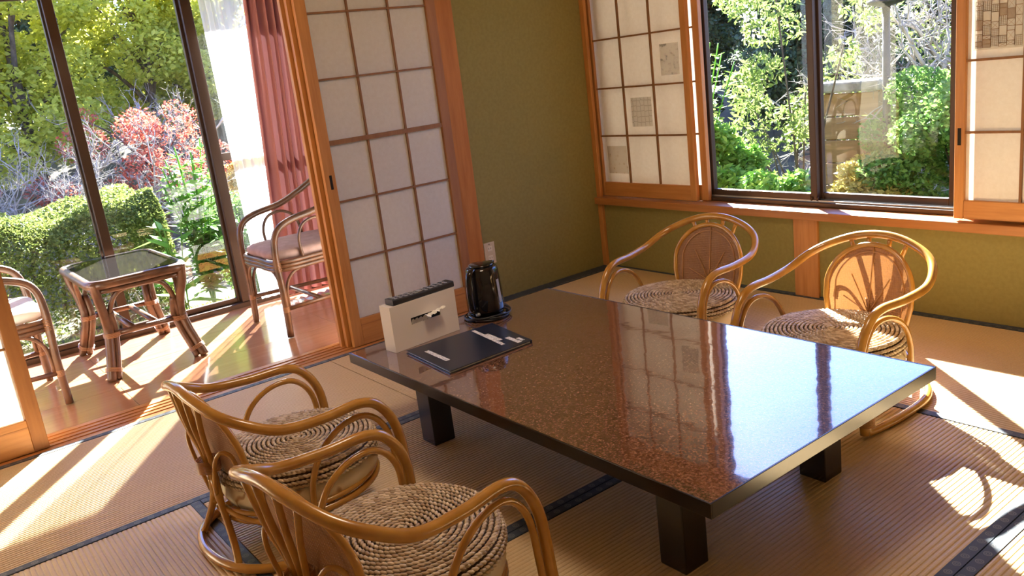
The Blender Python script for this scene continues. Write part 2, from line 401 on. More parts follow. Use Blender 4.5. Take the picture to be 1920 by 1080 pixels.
# grooved track
tk = MB(); prof = [(-.135, -.02), (-.135, 0), (-.100, 0), (-.100, -.004), (-.080, -.004), (-.080, 0), (-.060, 0), (-.060, -.004), (-.040, -.004), (-.040, 0), (-.020, 0), (-.020, -.004), (.0, -.004), (.0, 0), (.02, 0), (.02, -.004), (.04, -.004), (.04, .0), (.068, .0), (.068, -.02)]
tk.grid([[(x, y, z) for x, z in prof] for y in (-1.037, -4.80)][::-1], False)
struct('trim_3', tk, 'wood_y', label='grooved wooden track between tatami and veranda')
struct('trim_4', bx(0, .07, -.905, 0, -.02, .0015), 'border')
# far side / near side walls & ceiling (mostly out of frame)
# wall B (plane y=0) window wall
wr = MB()
wr.box(-.004, .80-.0, 0, .14, 0, .385).box(.80, 2.86, 0, .14, 0, .385).box(2.86, 4.80, 0, .14, 0, .385)
wr.box(-.004, 4.80, 0.0, .14, 1.97, ZC).box(2.90, 4.80, 0, .14, .385, 1.97).box(-1.5, -.03, 0, .14, -.45, ZC)
struct('wall_right', wr, 'olive', label='olive plaster wall below the garden window')
struct('wall_back', bx(4.80, 4.90, -4.9, .14, 0, ZC), 'plaster')
struct('wall_front', bx(-1.6, 4.90, -4.90, -4.80, -.1, ZC), 'plaster')
cb = struct('ceiling', bx(-1.62, 4.90, -4.90, .14, ZC, ZC+.06), 'ceiling')
# veranda floor planks
vf = struct('floor.001', bx(-1.60, -.135, -4.80, 0.0, -.10, -.018), 'hole', label='polished plank floor of the veranda')
xs = [-1.50, -1.16, -.82, -.48, -.135]
for i in range(4):
    for (y0, y1) in ((-4.80, -2.75), (-2.75, -.0)) if i % 2 else ((-4.80, -3.6), (-3.6, -1.62), (-1.62, 0)):
        part('plank', bx(xs[i]+.0006, xs[i+1]-.0006, y0+.0006, y1-.0006, -.018, 0), 'veranda', vf, .001, 1)
# posts & sill on window wall
struct('trim_5', bx(-.033, .030, -.022, .0, 0, ZC), 'wood_z', .003, label='slim corner post where the two olive walls meet')
struct('trim_6', bx(1.345, 1.475, -.014, .002, 0, .385), 'wood_z', .002, label='short amber wood stud below the window sill')
struct('trim_7', bx(-.033, 4.80, -.045, .145, .385, .425), 'sillwood', .004, label='long wooden window sill')
struct('trim_8', bx(.028, 2.9, -.02, .06, 1.88, 1.97), 'wood_x', .003)
struct('trim_9', bx(0.03, 4.80, -.008, 0, .0, .006), 'border')
struct('trim_10', bx(2.86, 2.92, -.02, .14, .425, 1.97), 'wood_z', .003)

# aluminium window in wall B: two sashes
def sash(parent, axis, a0, a1, z0, z1, off, sw=.035, rw=.04, th=.028):
    """a sliding glass sash. axis 'x': spans x, sits at y=off; axis 'y': spans y, sits at x=off"""
    def bb(p, q, z_0, z_1, t0=-th/2, t1=th/2):
        return bx(p, q, off+t0, off+t1, z_0, z_1) if axis == 'x' else bx(off+t0, off+t1, p, q, z_0, z_1)
    for nm, args in (('sash_stile', (a0, a0+sw, z0, z1)), ('sash_stile', (a1-sw, a1, z0, z1)), ('sash_rail', (a0+sw, a1-sw, z0, z0+rw)), ('sash_rail', (a0+sw, a1-sw, z1-rw, z1))):
        part(nm, bb(*args), 'aluminium', parent, .003, 2, world=True)
    p = part('glass_pane', bb(a0+sw, a1-sw, z0+rw, z1-rw, -.002, -.0019), 'glass', parent, world=True)
w1 = MB().box(.725, .765, .07, .16, .425, 1.93).box(2.86, 2.90, .07, .16, .425, 1.93).box(.725, 2.90, .07, .16, .425, .447).box(.725, 2.9, .07, .16, 1.89, 1.93)
w1o = part('window_1', w1, 'aluminium', None, .003); tag(w1o, 'bronze aluminium sliding window above the sill', kind='structure')
sash(w1o, 'x', .76, 1.412, .445, 1.90, .105); sash(w1o, 'x', 1.388, 2.05, .445, 1.90, .137); sash(w1o, 'x', 2.05, 2.87, .445, 1.90, .105)
part('window_track', bx(.765, 2.86, .085, .090, .447, .455).box(.765, 2.86, .12, .125, .447, .455), 'grey_metal', w1o)
for xx in (1.385, 1.415):
    part('roller_stop', MB().tube([(xx, .088, .452), (xx, .088, .470)], .006, 8), 'aluminium', w1o)
part('window_seal', bx(.765, .78, .072, .088, .45, 1.89), 'grey_metal', w1o)

# shoji screens -------------------------------------------------------------
def shoji(label, loc, rz, width, z1, cols, rows, sw=.04, brail=.10, trail=.05, thick=(), th=.03, prints=(), bar=.009, group=None, wood_='wood_z', name='shoji_screen', apron=None, pull=None, right=None):
    r = thing(name, label, 'screen', loc, rz, group)
    part('stile', bx(0, sw, -th/2, th/2, 0, z1), wood_, r, .002, 1)
    part('stile', bx(width-sw, width, -th/2, th/2, 0, z1), right or wood_, r, .002, 1)
    part('rail', bx(sw, width-sw, -th/2+.002, th/2-.002, 0, brail), 'wood_x', r, .002, 1)
    part('rail', bx(sw, width-sw, -th/2+.002, th/2-.002, z1-trail, z1), 'wood_x', r, .002, 1)
    xs_ = [sw]+list(cols)+[width-sw]; zs_ = [brail]+list(rows)+[z1-trail]
    for c in cols: part('muntin', bx(c-bar/2, c+bar/2, -.009, .002, brail, z1-trail), 'kumiko', r)
    for q in rows:
        h = .011 if q in thick else bar/2
        part('muntin', bx(sw, width-sw, -.0105 if q in thick else -.008, .0018, q-h, q+h), 'kumiko', r)
    for i in range(len(xs_)-1):
        for j in range(len(zs_)-1):
            part('paper_pane', bx(xs_[i]+.0005, xs_[i+1]-.0005, .002, .0026, zs_[j]+.0005, zs_[j+1]-.0005), 'paper', r)
    if pull: part('finger_pull', bx(pull[0]-.008, pull[0]+.008, -th/2-.001, -th/2+.004, pull[1]-.035, pull[1]+.035), 'hole', r, .002, 1, )
    return r
# big sliding screens in wall A; local x = world y
rowsA = [.433, .720, 1.000, 1.290, 1.585]
s = shoji('amber sliding screen standing open in the middle, in front of its stack', (.02, -1.765, 0), PI/2, .745, 1.90, [.262, .480], rowsA, .055, .135, .04, (1.000,), .028, pull=(.03, .82), right='kumiko2')
part('rail_line', bx(.055, .69, -.0135, -.0115, .100, .106), 'sillwood', s)
def plain_copy(src, label, loc):
    c = copy_tree(src); c.location = loc; c['label'] = label; return c
plain_copy(s, 'sliding screen stacked directly behind the open middle one, edge just showing', (-.015, -1.785, 0))
plain_copy(s, 'rearmost of the stacked sliding screens beside the veranda', (-.050, -1.80, 0))
plain_copy(s, 'amber sliding screen at the left edge of the photo, paper glowing', (.02, -3.885, 0))
# window screens in wall B
sL = shoji('paper screen left of the garden window carrying three small prints', (-.01, .030, .428), 0, .745, 1.452, [.255, .485], [.355, .627, .899, 1.171], .040, .083, .04, (), .028)
sL2 = plain_copy(sL, 'plain paper screen stacked behind the left window screen, its edge showing', (.045, .062, .428))
sL2['label'] = 'plain paper screen stacked behind the left window screen, its edge showing'
plain = [('print_blots', .543, .672, .672, .835), ('print_lattice', .300, .455, .405, .565), ('print_dots', .078, .235, .135, .295)]
for mt, x0, x1, z0, z1 in plain:
    part('print_sheet', bx(x0, x1, .0012, .0019, z0, z1), mt, sL)
sR = shoji('paper screen right of the garden window with a patchwork print', (2.103, -.006, .436), 0, .79, 1.45, [.245, .450, .65], [.345, .620, .895, 1.17], .038, .075, .04, (), .030, pull=(.019, .33))
plain_copy(sR, 'second paper screen behind the right window screen, mostly hidden', (2.14, .050, .436))
pr = part('print_sheet', bx(.060, .236, -.0003, .0004, .655, .84), 'washi', sR)
# patchwork of little printed cells
cells = MB(); dark = MB(); lines = MB()
def cell_frame(b, x0, x1, z0, z1, w=.0012):
    y0, y1 = -.0009, -.0004
    b.box(x0, x1, y0, y1, z0, z0+w).box(x0, x1, y0, y1, z1-w, z1).box(x0, x0+w, y0, y1, z0, z1).box(x1-w, x1, y0, y1, z0, z1)
rs = random.Random(3); zc = .832
cx = [.066, .092, .122, .150, .178, .206, .232]
for i in range(6):
    z = .832
    while z > .668:
        h = rs.choice((.016, .026, .036)); z0 = max(z-h, .662); k = rs.random()
        cell_frame(lines, cx[i], cx[i+1], z0, z)
        if k < .25: cells.box(cx[i], cx[i+1], -.0007, -.0003, z0, z)
        elif k < .55:
            n = 4
            for q in range(n):
                xa = cx[i]+(cx[i+1]-cx[i])*q/n; lines.box(xa, xa+.0009, -.0009, -.0004, z0, z)
            nn = max(2, int((z-z0)/.006))
            for q in range(nn): lines.box(cx[i], cx[i+1], -.0009, -.0004, z0+(z-z0)*q/nn, z0+(z-z0)*q/nn+.0009)
        elif k < .8:
            for sgn in (0, 1):
                m_ = 12
                for q in range(m_):
                    t0, t1 = q/m_, (q+1)/m_
                    xa = cx[i]+(cx[i+1]-cx[i])*t0; xb = cx[i]+(cx[i+1]-cx[i])*t1
                    za = z0+(z-z0)*(t0 if sgn else 1-t0); zb = z0+(z-z0)*(t1 if sgn else 1-t1)
                    lines.add([(xa, -.0006, za-.0007), (xb, -.0006, zb-.0007), (xb, -.0006, zb+.0007), (xa, -.0006, za+.0007)], [(0, 1, 2, 3)])
        z = z0
part('printed_cell', cells, 'ink', pr)['kind'] = 'stuff'; part('printed_line', lines, 'ink_dark', pr)['kind'] = 'stuff'

# veranda glass doors (plane x = -1.43)
w2 = MB().box(-1.50, -1.385, -4.8, 0, -.02, .03).box(-1.50, -1.385, -4.8, 0, 1.905, 1.96).box(-1.52, -1.385, -.14, 0, .03, 1.905)
w2o = part('window_2', w2, 'aluminium', None, .004); tag(w2o, 'bronze aluminium glass sliding doors of the veranda', kind='structure')
sash(w2o, 'y', -3.20, -2.455, .03, 1.905, -1.415, .052, .03, .032)
sash(w2o, 'y', -2.517, -1.76, .03, 1.905, -1.455, .055, .03, .032)
sash(w2o, 'y', -1.80, -.97, .03, 1.905, -1.415, .06, .03, .032)
sash(w2o, 'y', -1.0, -.14, .03, 1.905, -1.455, .055, .03, .032)
sash(w2o, 'y', -3.99, -3.15, .03, 1.905, -1.455, .055, .03, .032)
sash(w2o, 'y', -4.80, -3.95, .03, 1.905, -1.415, .055, .03, .032)
part('middle_rail', bx(-1.425, -1.40, -1.74, -1.03, .905, .95), 'aluminium', w2o)
struct('wall_left.001', bx(-1.60, -1.385, -4.9, .14, 1.96, ZC), 'plaster')
struct('wall_left.002', bx(-1.60, -.10, -.14, 0, 0, ZC), 'plaster')
# curtains
def curtain(y0a, y1a, y0b, y1b, z0, z1, x, amp, folds, m_, ph=0, ny=150, nz=14):
    b = MB(); P = []
    for j in range(nz+1):
        t = j/nz; z = z1+(z0-z1)*t; row = []
        for i in range(ny+1):
            s_ = i/ny; ya = y0a+(y0b-y0a)*t; yb = y1a+(y1b-y1a)*t
            w_ = math.sin(s_*folds*2*PI+ph+.5*math.sin(5*s_+t)) + .3*math.sin(s_*folds*4.6*PI+1.3+t)
            row.append((x+amp*(.8+.3*t)*w_, ya+(yb-ya)*s_+.006*math.sin(s_*folds*4*PI), z))
        P.append(row)
    return b.grid(P, True)
d = part('curtain', curtain(-1.475, -.75, -1.60, -.75, .035, 1.93, -1.27, .040, 14, None, 0, 260), 'drape')
tag(d, 'dusty rose drape hanging in deep folds behind the armchair', 'curtain')
d = part('sheer_curtain', curtain(-1.72, -1.38, -1.70, -1.45, .035, 1.93, -1.335, .008, 6, None), 'sheer')
tag(d, 'thin white sheer curtain hanging left of the rose drape', 'curtain')
rod = part('curtain_rail', bx(-1.36, -1.24, -4.7, -.2, 1.935, 1.96), 'white_plastic'); tag(rod, 'white curtain rail fixed above the veranda doors', 'curtain rail')

# fill lamp added to brighten the room (above the table, out of frame)
cl_ = thing('fill_lamp', 'round white fill lamp, added unseen above the low table to brighten the room', 'lamp', (2.0, -2.1, ZC-.12))
part('fill_canopy', MB().lathe([(.14, .08), (.16, .12)], 32), 'white_plastic', cl_)
part('fill_disc', MB().lathe([(.02, -.02), (.18, -.012), (.25, .015), (.27, .05), (.25, .08)], 40), 'fill_glow', cl_)
# eaves outside
struct('ceiling.001', bx(-2.25, -1.50, -5.2, .14, 2.34, 2.42).box(-2.25, 5.2, .14, .80, 2.36, 2.44), 'eave', label='roof eave outside the windows')
struct('trim_11', bx(-1.95, -1.5, -5, .0, -.30, -.24), 'stone', label='stone step outside the veranda')

# ================================================================== LOW TABLE
TX0, TX1, TY0, TY1, TZ = 1.04, 2.672, -2.252, -1.312, .33
t = thing('low_table', 'large low table with glossy speckled brown top and thick black legs', 'table', ((TX0+TX1)/2, (TY0+TY1)/2, 0))
part('tabletop', bx(TX0+.004, TX1-.004, TY0+.004, TY1-.004, TZ-.030, TZ), 'tabletop', t, .0015, 2, world=True)
e = MB()
for a in ((TX0, TX1, TY0, TY0+.0045), (TX0, TX1, TY1-.0045, TY1), (TX0, TX0+.0045, TY0+.0045, TY1-.0045), (TX1-.0045, TX1, TY0+.0045, TY1-.0045)):
    part('edge_band', bx(*a, TZ-.036, TZ+.0006), 'black_lacquer', t, .001, 2, world=True)
part('apron', bx(TX0+.10, TX1-.10, TY0+.07, TY1-.07, TZ-.065, TZ-.030), 'black_lacquer', t, .002, 1, world=True)
for x in (TX0+.205, TX1-.205-.085):
    for y in (TY0+.13, TY1-.13-.085):
        part('leg', bx(x, x+.085, y, y+.085, 0, TZ-.031), 'black_lacquer', t, .004, 2, world=True)

# ================================================================== RATTAN FLOOR CHAIRS
def bind(b, p, axis, r, L, n=9, k=7, w=.0016):
    """coiled wrapping of thin cane around point p"""
    ax = Vector(axis).normalized(); u = ax.orthogonal().normalized(); v = ax.cross(u)
    for i in range(k):
        c = Vector(p)+ax*(L*(i/(k-1)-.5)); b.tube([c+u*math.cos(2*PI*j/12)*r+v*math.sin(2*PI*j/12)*r for j in range(12)], w, 5, True)
def weave_disc(R0, ztop, zbot, pitch=.0142):
    b = MB(); ringz = []
    r = .010
    while r < R0-.012: ringz.append((r, ztop - .010*(r/R0)**4, 0)); r += pitch
    for k, a in enumerate((.1, .75, 1.35, 1.85)):
        ringz.append((R0-.012+.014*math.sin(a), ztop-.012-.013*k, a))
    rr = random.Random(5)
    for r, z, tilt in ringz:
        n = max(5, int(2*PI*r/.0135))
        ph = rr.random()*6
        for i in range(n):
            th = ph+2*PI*i/n; c = Vector((r*math.cos(th), r*math.sin(th), z+rr.uniform(-.0008, .0008)))
            rad = Vector((math.cos(th), math.sin(th), 0)); tan = Vector((-rad.y, rad.x, 0)); up = Vector((0, 0, 1))
            nrm = (up*math.cos(tilt)+rad*math.sin(tilt)); lat = (rad*math.cos(tilt)-up*math.sin(tilt))
            sg = .42+rr.uniform(-.08, .08)
            d = (tan*math.cos(sg)+lat*math.sin(sg)); e_ = (lat*math.cos(sg)-tan*math.sin(sg))
            L, w_, h = .0118, .0052, .0052
            vs = [c-d*L]; 
            for q, f in ((-.5, .8), (.35, .95)):
                for a in range(5):
                    an = 2*PI*a/5; vs.append(c+d*L*q+e_*w_*f*math.cos(an)+nrm*h*f*math.sin(an))
            vs.append(c+d*L)
            fs = [(0, 1+(a+1) % 5, 1+a) for a in range(5)]+[(1+a, 1+(a+1) % 5, 6+(a+1) % 5, 6+a) for a in range(5)]+[(11, 6+a, 6+(a+1) % 5) for a in range(5)]
            b.add(vs, fs, True)
    return b
HOOP = [(.262, .258, .012), (.252, .256, .12), (.243, .248, .266), (.244, .205, .352), (.247, .142, .386), (.257, .02, .388), (.261, -.102, .402), (.235, -.185, .440), (.181, -.236, .473), (.09, -.262, .505), (0, -.265, .517)]
def make_floor_chair(label):
    r = thing('rattan_floor_chair', label, 'chair')
    half = HOOP; full = half+mir(half[:-1])[::-1]
    part('arm_hoop', MB().tube(cat(full, 6), .0148, 12), 'rattan', r)
    loop = [(.260, .258, .05), (.262, .250, .022), (.268, .21, .0135), (.276, .05, .0135), (.258, -.11, .0135), (.185, -.222, .0135), (.07, -.272, .0135)]
    part('floor_runner', MB().tube(cat(loop+mir(loop)[::-1], 6), .0135, 12), 'rattan', r)
    for s_ in (1, -1):
        f = (lambda p: p) if s_ > 0 else mir
        arch = [(.255, .230, .02), (.246, .228, .15), (.239, .217, .27), (.239, .165, .338), (.243, .085, .343), (.246, .01, .30), (.243, -.035, .22), (.238, -.045, .13)]
        part('inner_arch', MB().tube(cat(f(arch), 6), .0092, 10), 'rattan', r)
        post = [(.012, -.226, .165), (.010, -.226, .24), (.014, -.232, .31), (.028, -.250, .40), (.040, -.262, .500)]
        part('rear_post', MB().tube(cat(f(post), 6), .0085, 9), 'rattan', r)
        post2 = [(.024, -.222, .165), (.020, -.222, .24), (.032, -.228, .30), (.068, -.245, .39), (.105, -.255, .488)]
        part('rear_post', MB().tube(cat(f(post2), 6), .0080, 9), 'rattan', r)
        leg_ = [(.010, -.225, .230), (.030, -.226, .16), (.095, -.235, .07), (.135, -.247, .016)]
        part('rear_leg', MB().tube(cat(f(leg_), 6), .0105, 9), 'rattan', r)
        curl = [(.022, -.230, .19), (.055, -.236, .245), (.100, -.238, .315), (.125, -.226, .345), (.145, -.208, .335), (.150, -.200, .30)]
        part('side_brace', MB().tube(cat(f(curl), 5), .0062, 8), 'rattan', r)
        b = MB(); bind(b, f([(.258, .246, .055)])[0], (0, 0, 1), .0265, .030, k=9); part('cane_binding', b, 'binding', r)
        st = [(.02, -.225, .15), (.10, -.20, .13), (.165, -.165, .12)]
        part('seat_strut', MB().tube(cat(f(st), 4), .008, 8), 'rattan', r)
    b = MB(); bind(b, (0, -.227, .275), (0, 0, 1), .032, .034, k=10); part('cane_binding', b, 'binding', r)
    for z, rad in ((.118, .0105), (.140, .0075)):
        ring = [(math.cos(a)*.234, math.sin(a)*.236+.022, z) for a in [2*PI*i/40 for i in range(40)]]
        part('seat_ring', MB().tube(ring, rad, 9, True), 'rattan', r)
    part('cross_bar', MB().tube([(-.23, .02, .116), (.23, .02, .116)], .009, 8), 'rattan', r)
    part('cross_bar', MB().tube([(0, -.21, .116), (0, .25, .116)], .009, 8), 'rattan', r)
    part('cushion', MB().lathe([(.10, .126), (.210, .126), (.228, .136), (.235, .160), (.230, .188), (.214, .200), (.05, .202)], 40, c=(0, .036, 0)), 'cream', r)
    w_ = part('woven_seat', weave_disc(.236, .254, .17), 'weave', r, loc=(0, .038, 0))
    part('seat_core', MB().lathe([(.05, .198), (.22, .198), (.231, .21), (.232, .230), (.218, .243), (.05, .2485), (.001, .2485)], 40), 'weave_under', w_)
    # backrest: arched frame and woven cane panel
    def surf(u, z):     # u -1..1, z height -> point on leaning curved panel
        t_ = (z-.17)/.32; return (u, -.155-.055*t_-.022*(1-(u/.17)**2), z)
    zb, zt = .165, .487
    outl = []
    for i in range(31):
        a = PI*i/30; zc_ = .330
        outl.append((math.cos(a)*.165, zc_+(zt-zc_)*math.sin(a)))
    fr = [(.140, zb), (.150, .23), (.163, .29)]+outl[1:-1]+[(-.163, .29), (-.150, .23), (-.140, zb)]
    part('back_frame', MB().tube([surf(u, z) for u, z in fr], .0095, 10), 'rattan', r)
    pb = MB(); P = []
    for j in range(17):
        z = zb+(zt-zb)*j/16
        hw = .156 if z > .24 else .144
        if z > .330: hw = .165*math.sqrt(max(0, 1-((z-.330)/(zt-.330))**2))
        P.append([surf(hw*(2*i/16-1)*.985, z) for i in range(17)])
    pn = part('cane_panel', pb.grid(P, True), 'cane', r)
    fan = MB()
    for a in (25, 58, 90, 122, 155):
        a = math.radians(a); L = .155 if 30 < math.degrees(a) < 150 else .12
        if abs(math.degrees(a)-90) < 1: L = .235
        fan.tube([surf(.9*math.cos(a)*L*q, .245+math.sin(a)*L*q) for q in (0, .25, .5, .75, 1)], .0022, 5)
    part('fan_cane', fan, 'binding', pn, loc=(0, .003, 0))
    inn = [(.120, zb+.02), (.130, .29)]+[(math.cos(PI*i/20)*.132, .33+.132*math.sin(PI*i/20)) for i in range(1, 20)]+[(-.130, .29), (-.120, zb+.02)]
    part('inner_cane_arch', MB().tube([surf(u, z) for u, z in inn], .0030, 5), 'binding', pn, loc=(0, .003, 0))
    return r
poses = [(1.406, -2.669, .039, 'honey rattan floor chair at the near side of the low table, nearer the veranda'),
         (2.127, -2.723, .136, 'honey rattan floor chair in the foreground, nearest to the camera'),
         (1.400, -.872, 3.26, 'honey rattan floor chair across the table, in shade nearer the room corner'),
         (2.150, -.944, 3.11, 'honey rattan floor chair across the table with sunlight on its woven seat')]
G = 'rattan floor chairs around the low table'
proto = make_floor_chair(poses[0][3])
for i, (x, y, a, lb) in enumerate(poses):
    o = proto if i == 0 else copy_tree(proto)
    o.location = (x, y, 0); o.rotation_euler = (0, 0, a); o['label'] = lb; o['group'] = G

# ================================================================== VERANDA FURNITURE
def make_armchair(label, cush, arm_hi=.80):
    r = thing('rattan_armchair', label, 'chair')
    hoop = [(.245, .25, .005), (.243, .245, .22), (.245, .25, .45), (.25, .225, .565), (.25, .14, .615), (.25, -.02, .645), (.245, -.15, .70), (.20, -.25, .765), (.10, -.30, .80), (0, -.31, .81)]
    part('arm_hoop', MB().tube(cat(hoop+mir(hoop[:-1])[::-1], 6), .0178, 10), 'rattan_dark', r)
    for s_ in (1, -1):
        f = (lambda p: p) if s_ > 0 else mir
        part('leg', MB().tube(cat(f([(.20, -.24, .005), (.19, -.22, .2), (.185, -.225, .4), (.19, -.26, .6), (.175, -.27, .77)]), 5), .0145, 9), 'rattan_dark', r)
        part('inner_arch', MB().tube(cat(f([(.244, .10, .40), (.246, .105, .52), (.248, .06, .59), (.248, -.03, .60), (.244, -.10, .54), (.238, -.125, .40)]), 5), .0085, 8), 'rattan_dark', r)
        part('side_stretcher', MB().tube(f([(.243, .245, .155), (.193, -.22, .155)]), .0115, 8), 'rattan_dark', r)
        part('knee_brace', MB().tube(cat(f([(.240, .225, .16), (.240, .215, .28), (.238, .16, .345), (.232, .05, .362)]), 5), .009, 8), 'rattan_dark', r)
        part('knee_brace', MB().tube(cat(f([(.225, .245, .16), (.220, .245, .28), (.17, .245, .345), (.06, .245, .362)]), 5), .009, 8), 'rattan_dark', r)
        for p_, L_ in (((.2435, .246, .155), .025), ((.244, .247, .385), .045)):
            b = MB(); bind(b, f([p_])[0], (0, 0, 1), .0175, L_); part('cane_binding', b, 'binding_dark', r)
    part('cross_stretcher', MB().tube([(-.218, .02, .155), (.218, .02, .155)], .0115, 8), 'rattan_dark', r)
    part('cross_stretcher', MB().tube([(-.19, -.22, .17), (.19, -.22, .17)], .0115, 8), 'rattan_dark', r)
    for z in (.365, .385, .405):
        ring = cat([(.235, .235, z), (.238, 0, z), (.20, -.235, z), (0, -.25, z), (-.20, -.235, z), (-.238, 0, z), (-.235, .235, z), (0, .255, z)], 5, True)
        part('seat_ring', MB().tube(ring, .0112, 8, True), 'rattan_dark', r)
    out_ = cat([(.20, .225, 0), (.222, 0, 0), (.19, -.215, 0), (0, -.225, 0), (-.19, -.215, 0), (-.222, 0, 0), (-.20, .225, 0), (0, .245, 0)], 5, True)
    b = MB(); n = len(out_); prof = [(.80, .405), (.97, .410), (1.02, .425), (1.03, .440), (1.0, .455), (.9, .463), (.5, .468)]
    vs = [(p.x*k, p.y*k, z) for k, z in prof for p in out_]
    fs = [(i*n+k, i*n+(k+1) % n, (i+1)*n+(k+1) % n, (i+1)*n+k) for i in range(len(prof)-1) for k in range(n)]+[tuple(range(n-1, -1, -1)), tuple((len(prof)-1)*n+k for k in range(n))]
    part('seat_cushion', b.add(vs, fs, True), cush, r)
    P = []
    for j in range(9):
        z = .42+.34*j/8; hw = .165*(1 if j < 5 else math.sqrt(max(.02, 1-((j-4)/4.2)**2)))
        P.append([(hw*(2*i/10-1), -.235-.05*j/8-.03*(1-(2*i/10-1)**2), z) for i in range(11)])
    part('back_panel', MB().grid(P, True), M['cane_dark'], r)
    part('back_frame', MB().tube(cat([(.17, -.235, .41), (.175, -.25, .58), (.13, -.28, .74), (0, -.31, .775), (-.13, -.28, .74), (-.175, -.25, .58), (-.17, -.235, .41)], 6), .010, 8), 'rattan_dark', r)
    return r
M['cane_dark'] = noisy('dark_woven_cane', (.10, .055, .035), (.22, .14, .10), 90, .7, .6, .002)
ca = make_armchair('dark rattan armchair with a dusty pink cushion in front of the rose drape', 'pinkcush')
ca.location = (-.70, -2.14+.01, 0); ca.rotation_euler = (0, 0, PI); ca['group'] = 'veranda armchairs'
ca.location.y = -1.64
cb_ = make_armchair('rattan armchair with a cream cushion, cut off behind the left sliding screen', 'whitecush')
cb_.location = (-.71, -3.225, 0); cb_.rotation_euler = (0, 0, 0); cb_['group'] = 'veranda armchairs'

vt = thing('glass_top_table', 'small rattan side table with smoked glass top beside the veranda doors', 'table', (-.95, -2.53, 0))
def rrect(hx, hy, rad, z, n=6):
    o = []
    for cx_, cy_, a0 in ((hx-rad, hy-rad, 0), (-hx+rad, hy-rad, 90), (-hx+rad, -hy+rad, 180), (hx-rad, -hy+rad, 270)):
        for k in range(n+1):
            a = math.radians(a0+90*k/n); o.append((cx_+rad*math.cos(a), cy_+rad*math.sin(a), z))
    return o
part('top_frame', MB().tube(rrect(.365, .222, .075, .482), .0225, 10, True), 'rattan_dark', vt)
part('top_frame_lower', MB().tube(rrect(.350, .208, .070, .447), .012, 8, True), 'rattan_dark', vt)
part('glass_top', MB().poly([(x, y) for x, y, z in rrect(.358, .215, .075, 0)], .500, .508), 'table_glass', vt)
part('under_board', MB().poly([(x, y) for x, y, z in rrect(.350, .208, .065, 0)], .488, .494), 'weave_under', vt)
for sx in (1, -1):
    for sy in (1, -1):
        lp = [(sx*.350, sy*.205, .495), (sx*.335, sy*.20, .42), (sx*.295, sy*.185, .33), (sx*.270, sy*.178, .24), (sx*.285, sy*.19, .16), (sx*.318, sy*.212, .07), (sx*.340, sy*.228, .004)]
        lg = part('leg', MB().tube(cat(lp, 5), .0225, 9), 'rattan_dark', vt)
        l2 = [(p[0]-sx*.014, p[1]-sy*.033, p[2]) for p in lp[2:]]
        part('leg_splint', MB().tube(cat(l2, 5), .0175, 8), 'rattan_dark', lg)
        b = MB(); bind(b, (sx*.265, sy*.164, .215), (0, 0, 1), .040, .02, k=5); part('cane_binding', b, 'binding_dark', lg)
        b = MB(); bind(b, (sx*.318, sy*.203, .050), (.35*sx, .3*sy, -1), .040, .016, k=4); part('cane_binding', b, 'binding_dark', lg)
    # arch between legs on the short side
    part('side_arch', MB().tube(cat([(sx*.272, -.165, .22), (sx*.285, -.150, .34), (sx*.31, -.10, .425), (sx*.315, 0, .438), (sx*.31, .10, .425), (sx*.285, .150, .34), (sx*.272, .165, .22)], 5), .013, 8), 'rattan_dark', vt)
    part('side_stretcher', MB().tube([(sx*.270, -.178, .215), (sx*.270, .178, .215)], .0145, 8), 'rattan_dark', vt)
for sy in (1, -1):
    part('long_arch', MB().tube(cat([(-.262, sy*.18, .22), (-.262, sy*.185, .34), (-.21, sy*.195, .425), (0, sy*.198, .440), (.21, sy*.195, .425), (.262, sy*.185, .34), (.262, sy*.18, .22)], 5), .013, 8), 'rattan_dark', vt)
    part('long_stretcher', MB().tube([(-.27, sy*.055, .215), (.27, sy*.055, .215)], .0150, 8), 'rattan_dark', vt)

# ================================================================== THINGS ON THE TABLE
# tissue box on edge
ang = math.atan2(-1.864+2.148, 1.176-1.197)     # direction of long side
tb = thing('tissue_box', 'cream tissue box standing on its side near the table corner', 'tissue box', (1.160, -2.008, TZ+.0006), ang)
hx, hy, hz = .143, .032, .165
# front face (camera side) is local -y
b = MB(); sx0, sx1, sz0, sz1 = -.062, .068, hz/2-.002, hz/2+.022
b.box(-hx, hx, -hy+.005, hy, 0, hz)
def fq(x0, x1, z0, z1): b.add([(x0, -hy, z0), (x1, -hy, z0), (x1, -hy, z1), (x0, -hy, z1)], [(0, 1, 2, 3)])
fq(-hx, sx0, 0, hz); fq(sx1, hx, 0, hz); fq(sx0, sx1, 0, sz0); fq(sx0, sx1, sz1, hz)
for (xa, za), (xb, zb_) in (((-hx, 0), (hx, 0)), ((hx, 0), (hx, hz)), ((hx, hz), (-hx, hz)), ((-hx, hz), (-hx, 0))):
    b.add([(xa, -hy, za), (xa, -hy+.005, za), (xb, -hy+.005, zb_), (xb, -hy, zb_)], [(0, 1, 2, 3)])
for (xa, za), (xb, zb_) in (((sx0, sz0), (sx1, sz0)), ((sx1, sz0), (sx1, sz1)), ((sx1, sz1), (sx0, sz1)), ((sx0, sz1), (sx0, sz0))):
    b.add([(xa, -hy, za), (xb, -hy, zb_), (xb, -hy+.005, zb_), (xa, -hy+.005, za)], [(0, 1, 2, 3)])
part('box_shell', b, 'white_plastic', tb)
part('slot_shadow', bx(sx0, sx1, -hy+.0035, -hy+.0049, sz0, sz1), 'hole', tb)
P = []
for j in range(7):
    t_ = j/6; row = []
    for i in range(21):
        s_ = i/20-.5
        row.append((.022+s_*(.062+.02*t_)+.010*t_, -hy+.003-.034*t_+.004*math.sin(i*1.9)*t_, hz/2+.008+.018*math.sin(t_*2.2)+.003*math.sin(i*1.3+1)+.018*t_*s_))
    P.append(row)
part('tissue', MB().grid(P, True), 'tissue', tb)
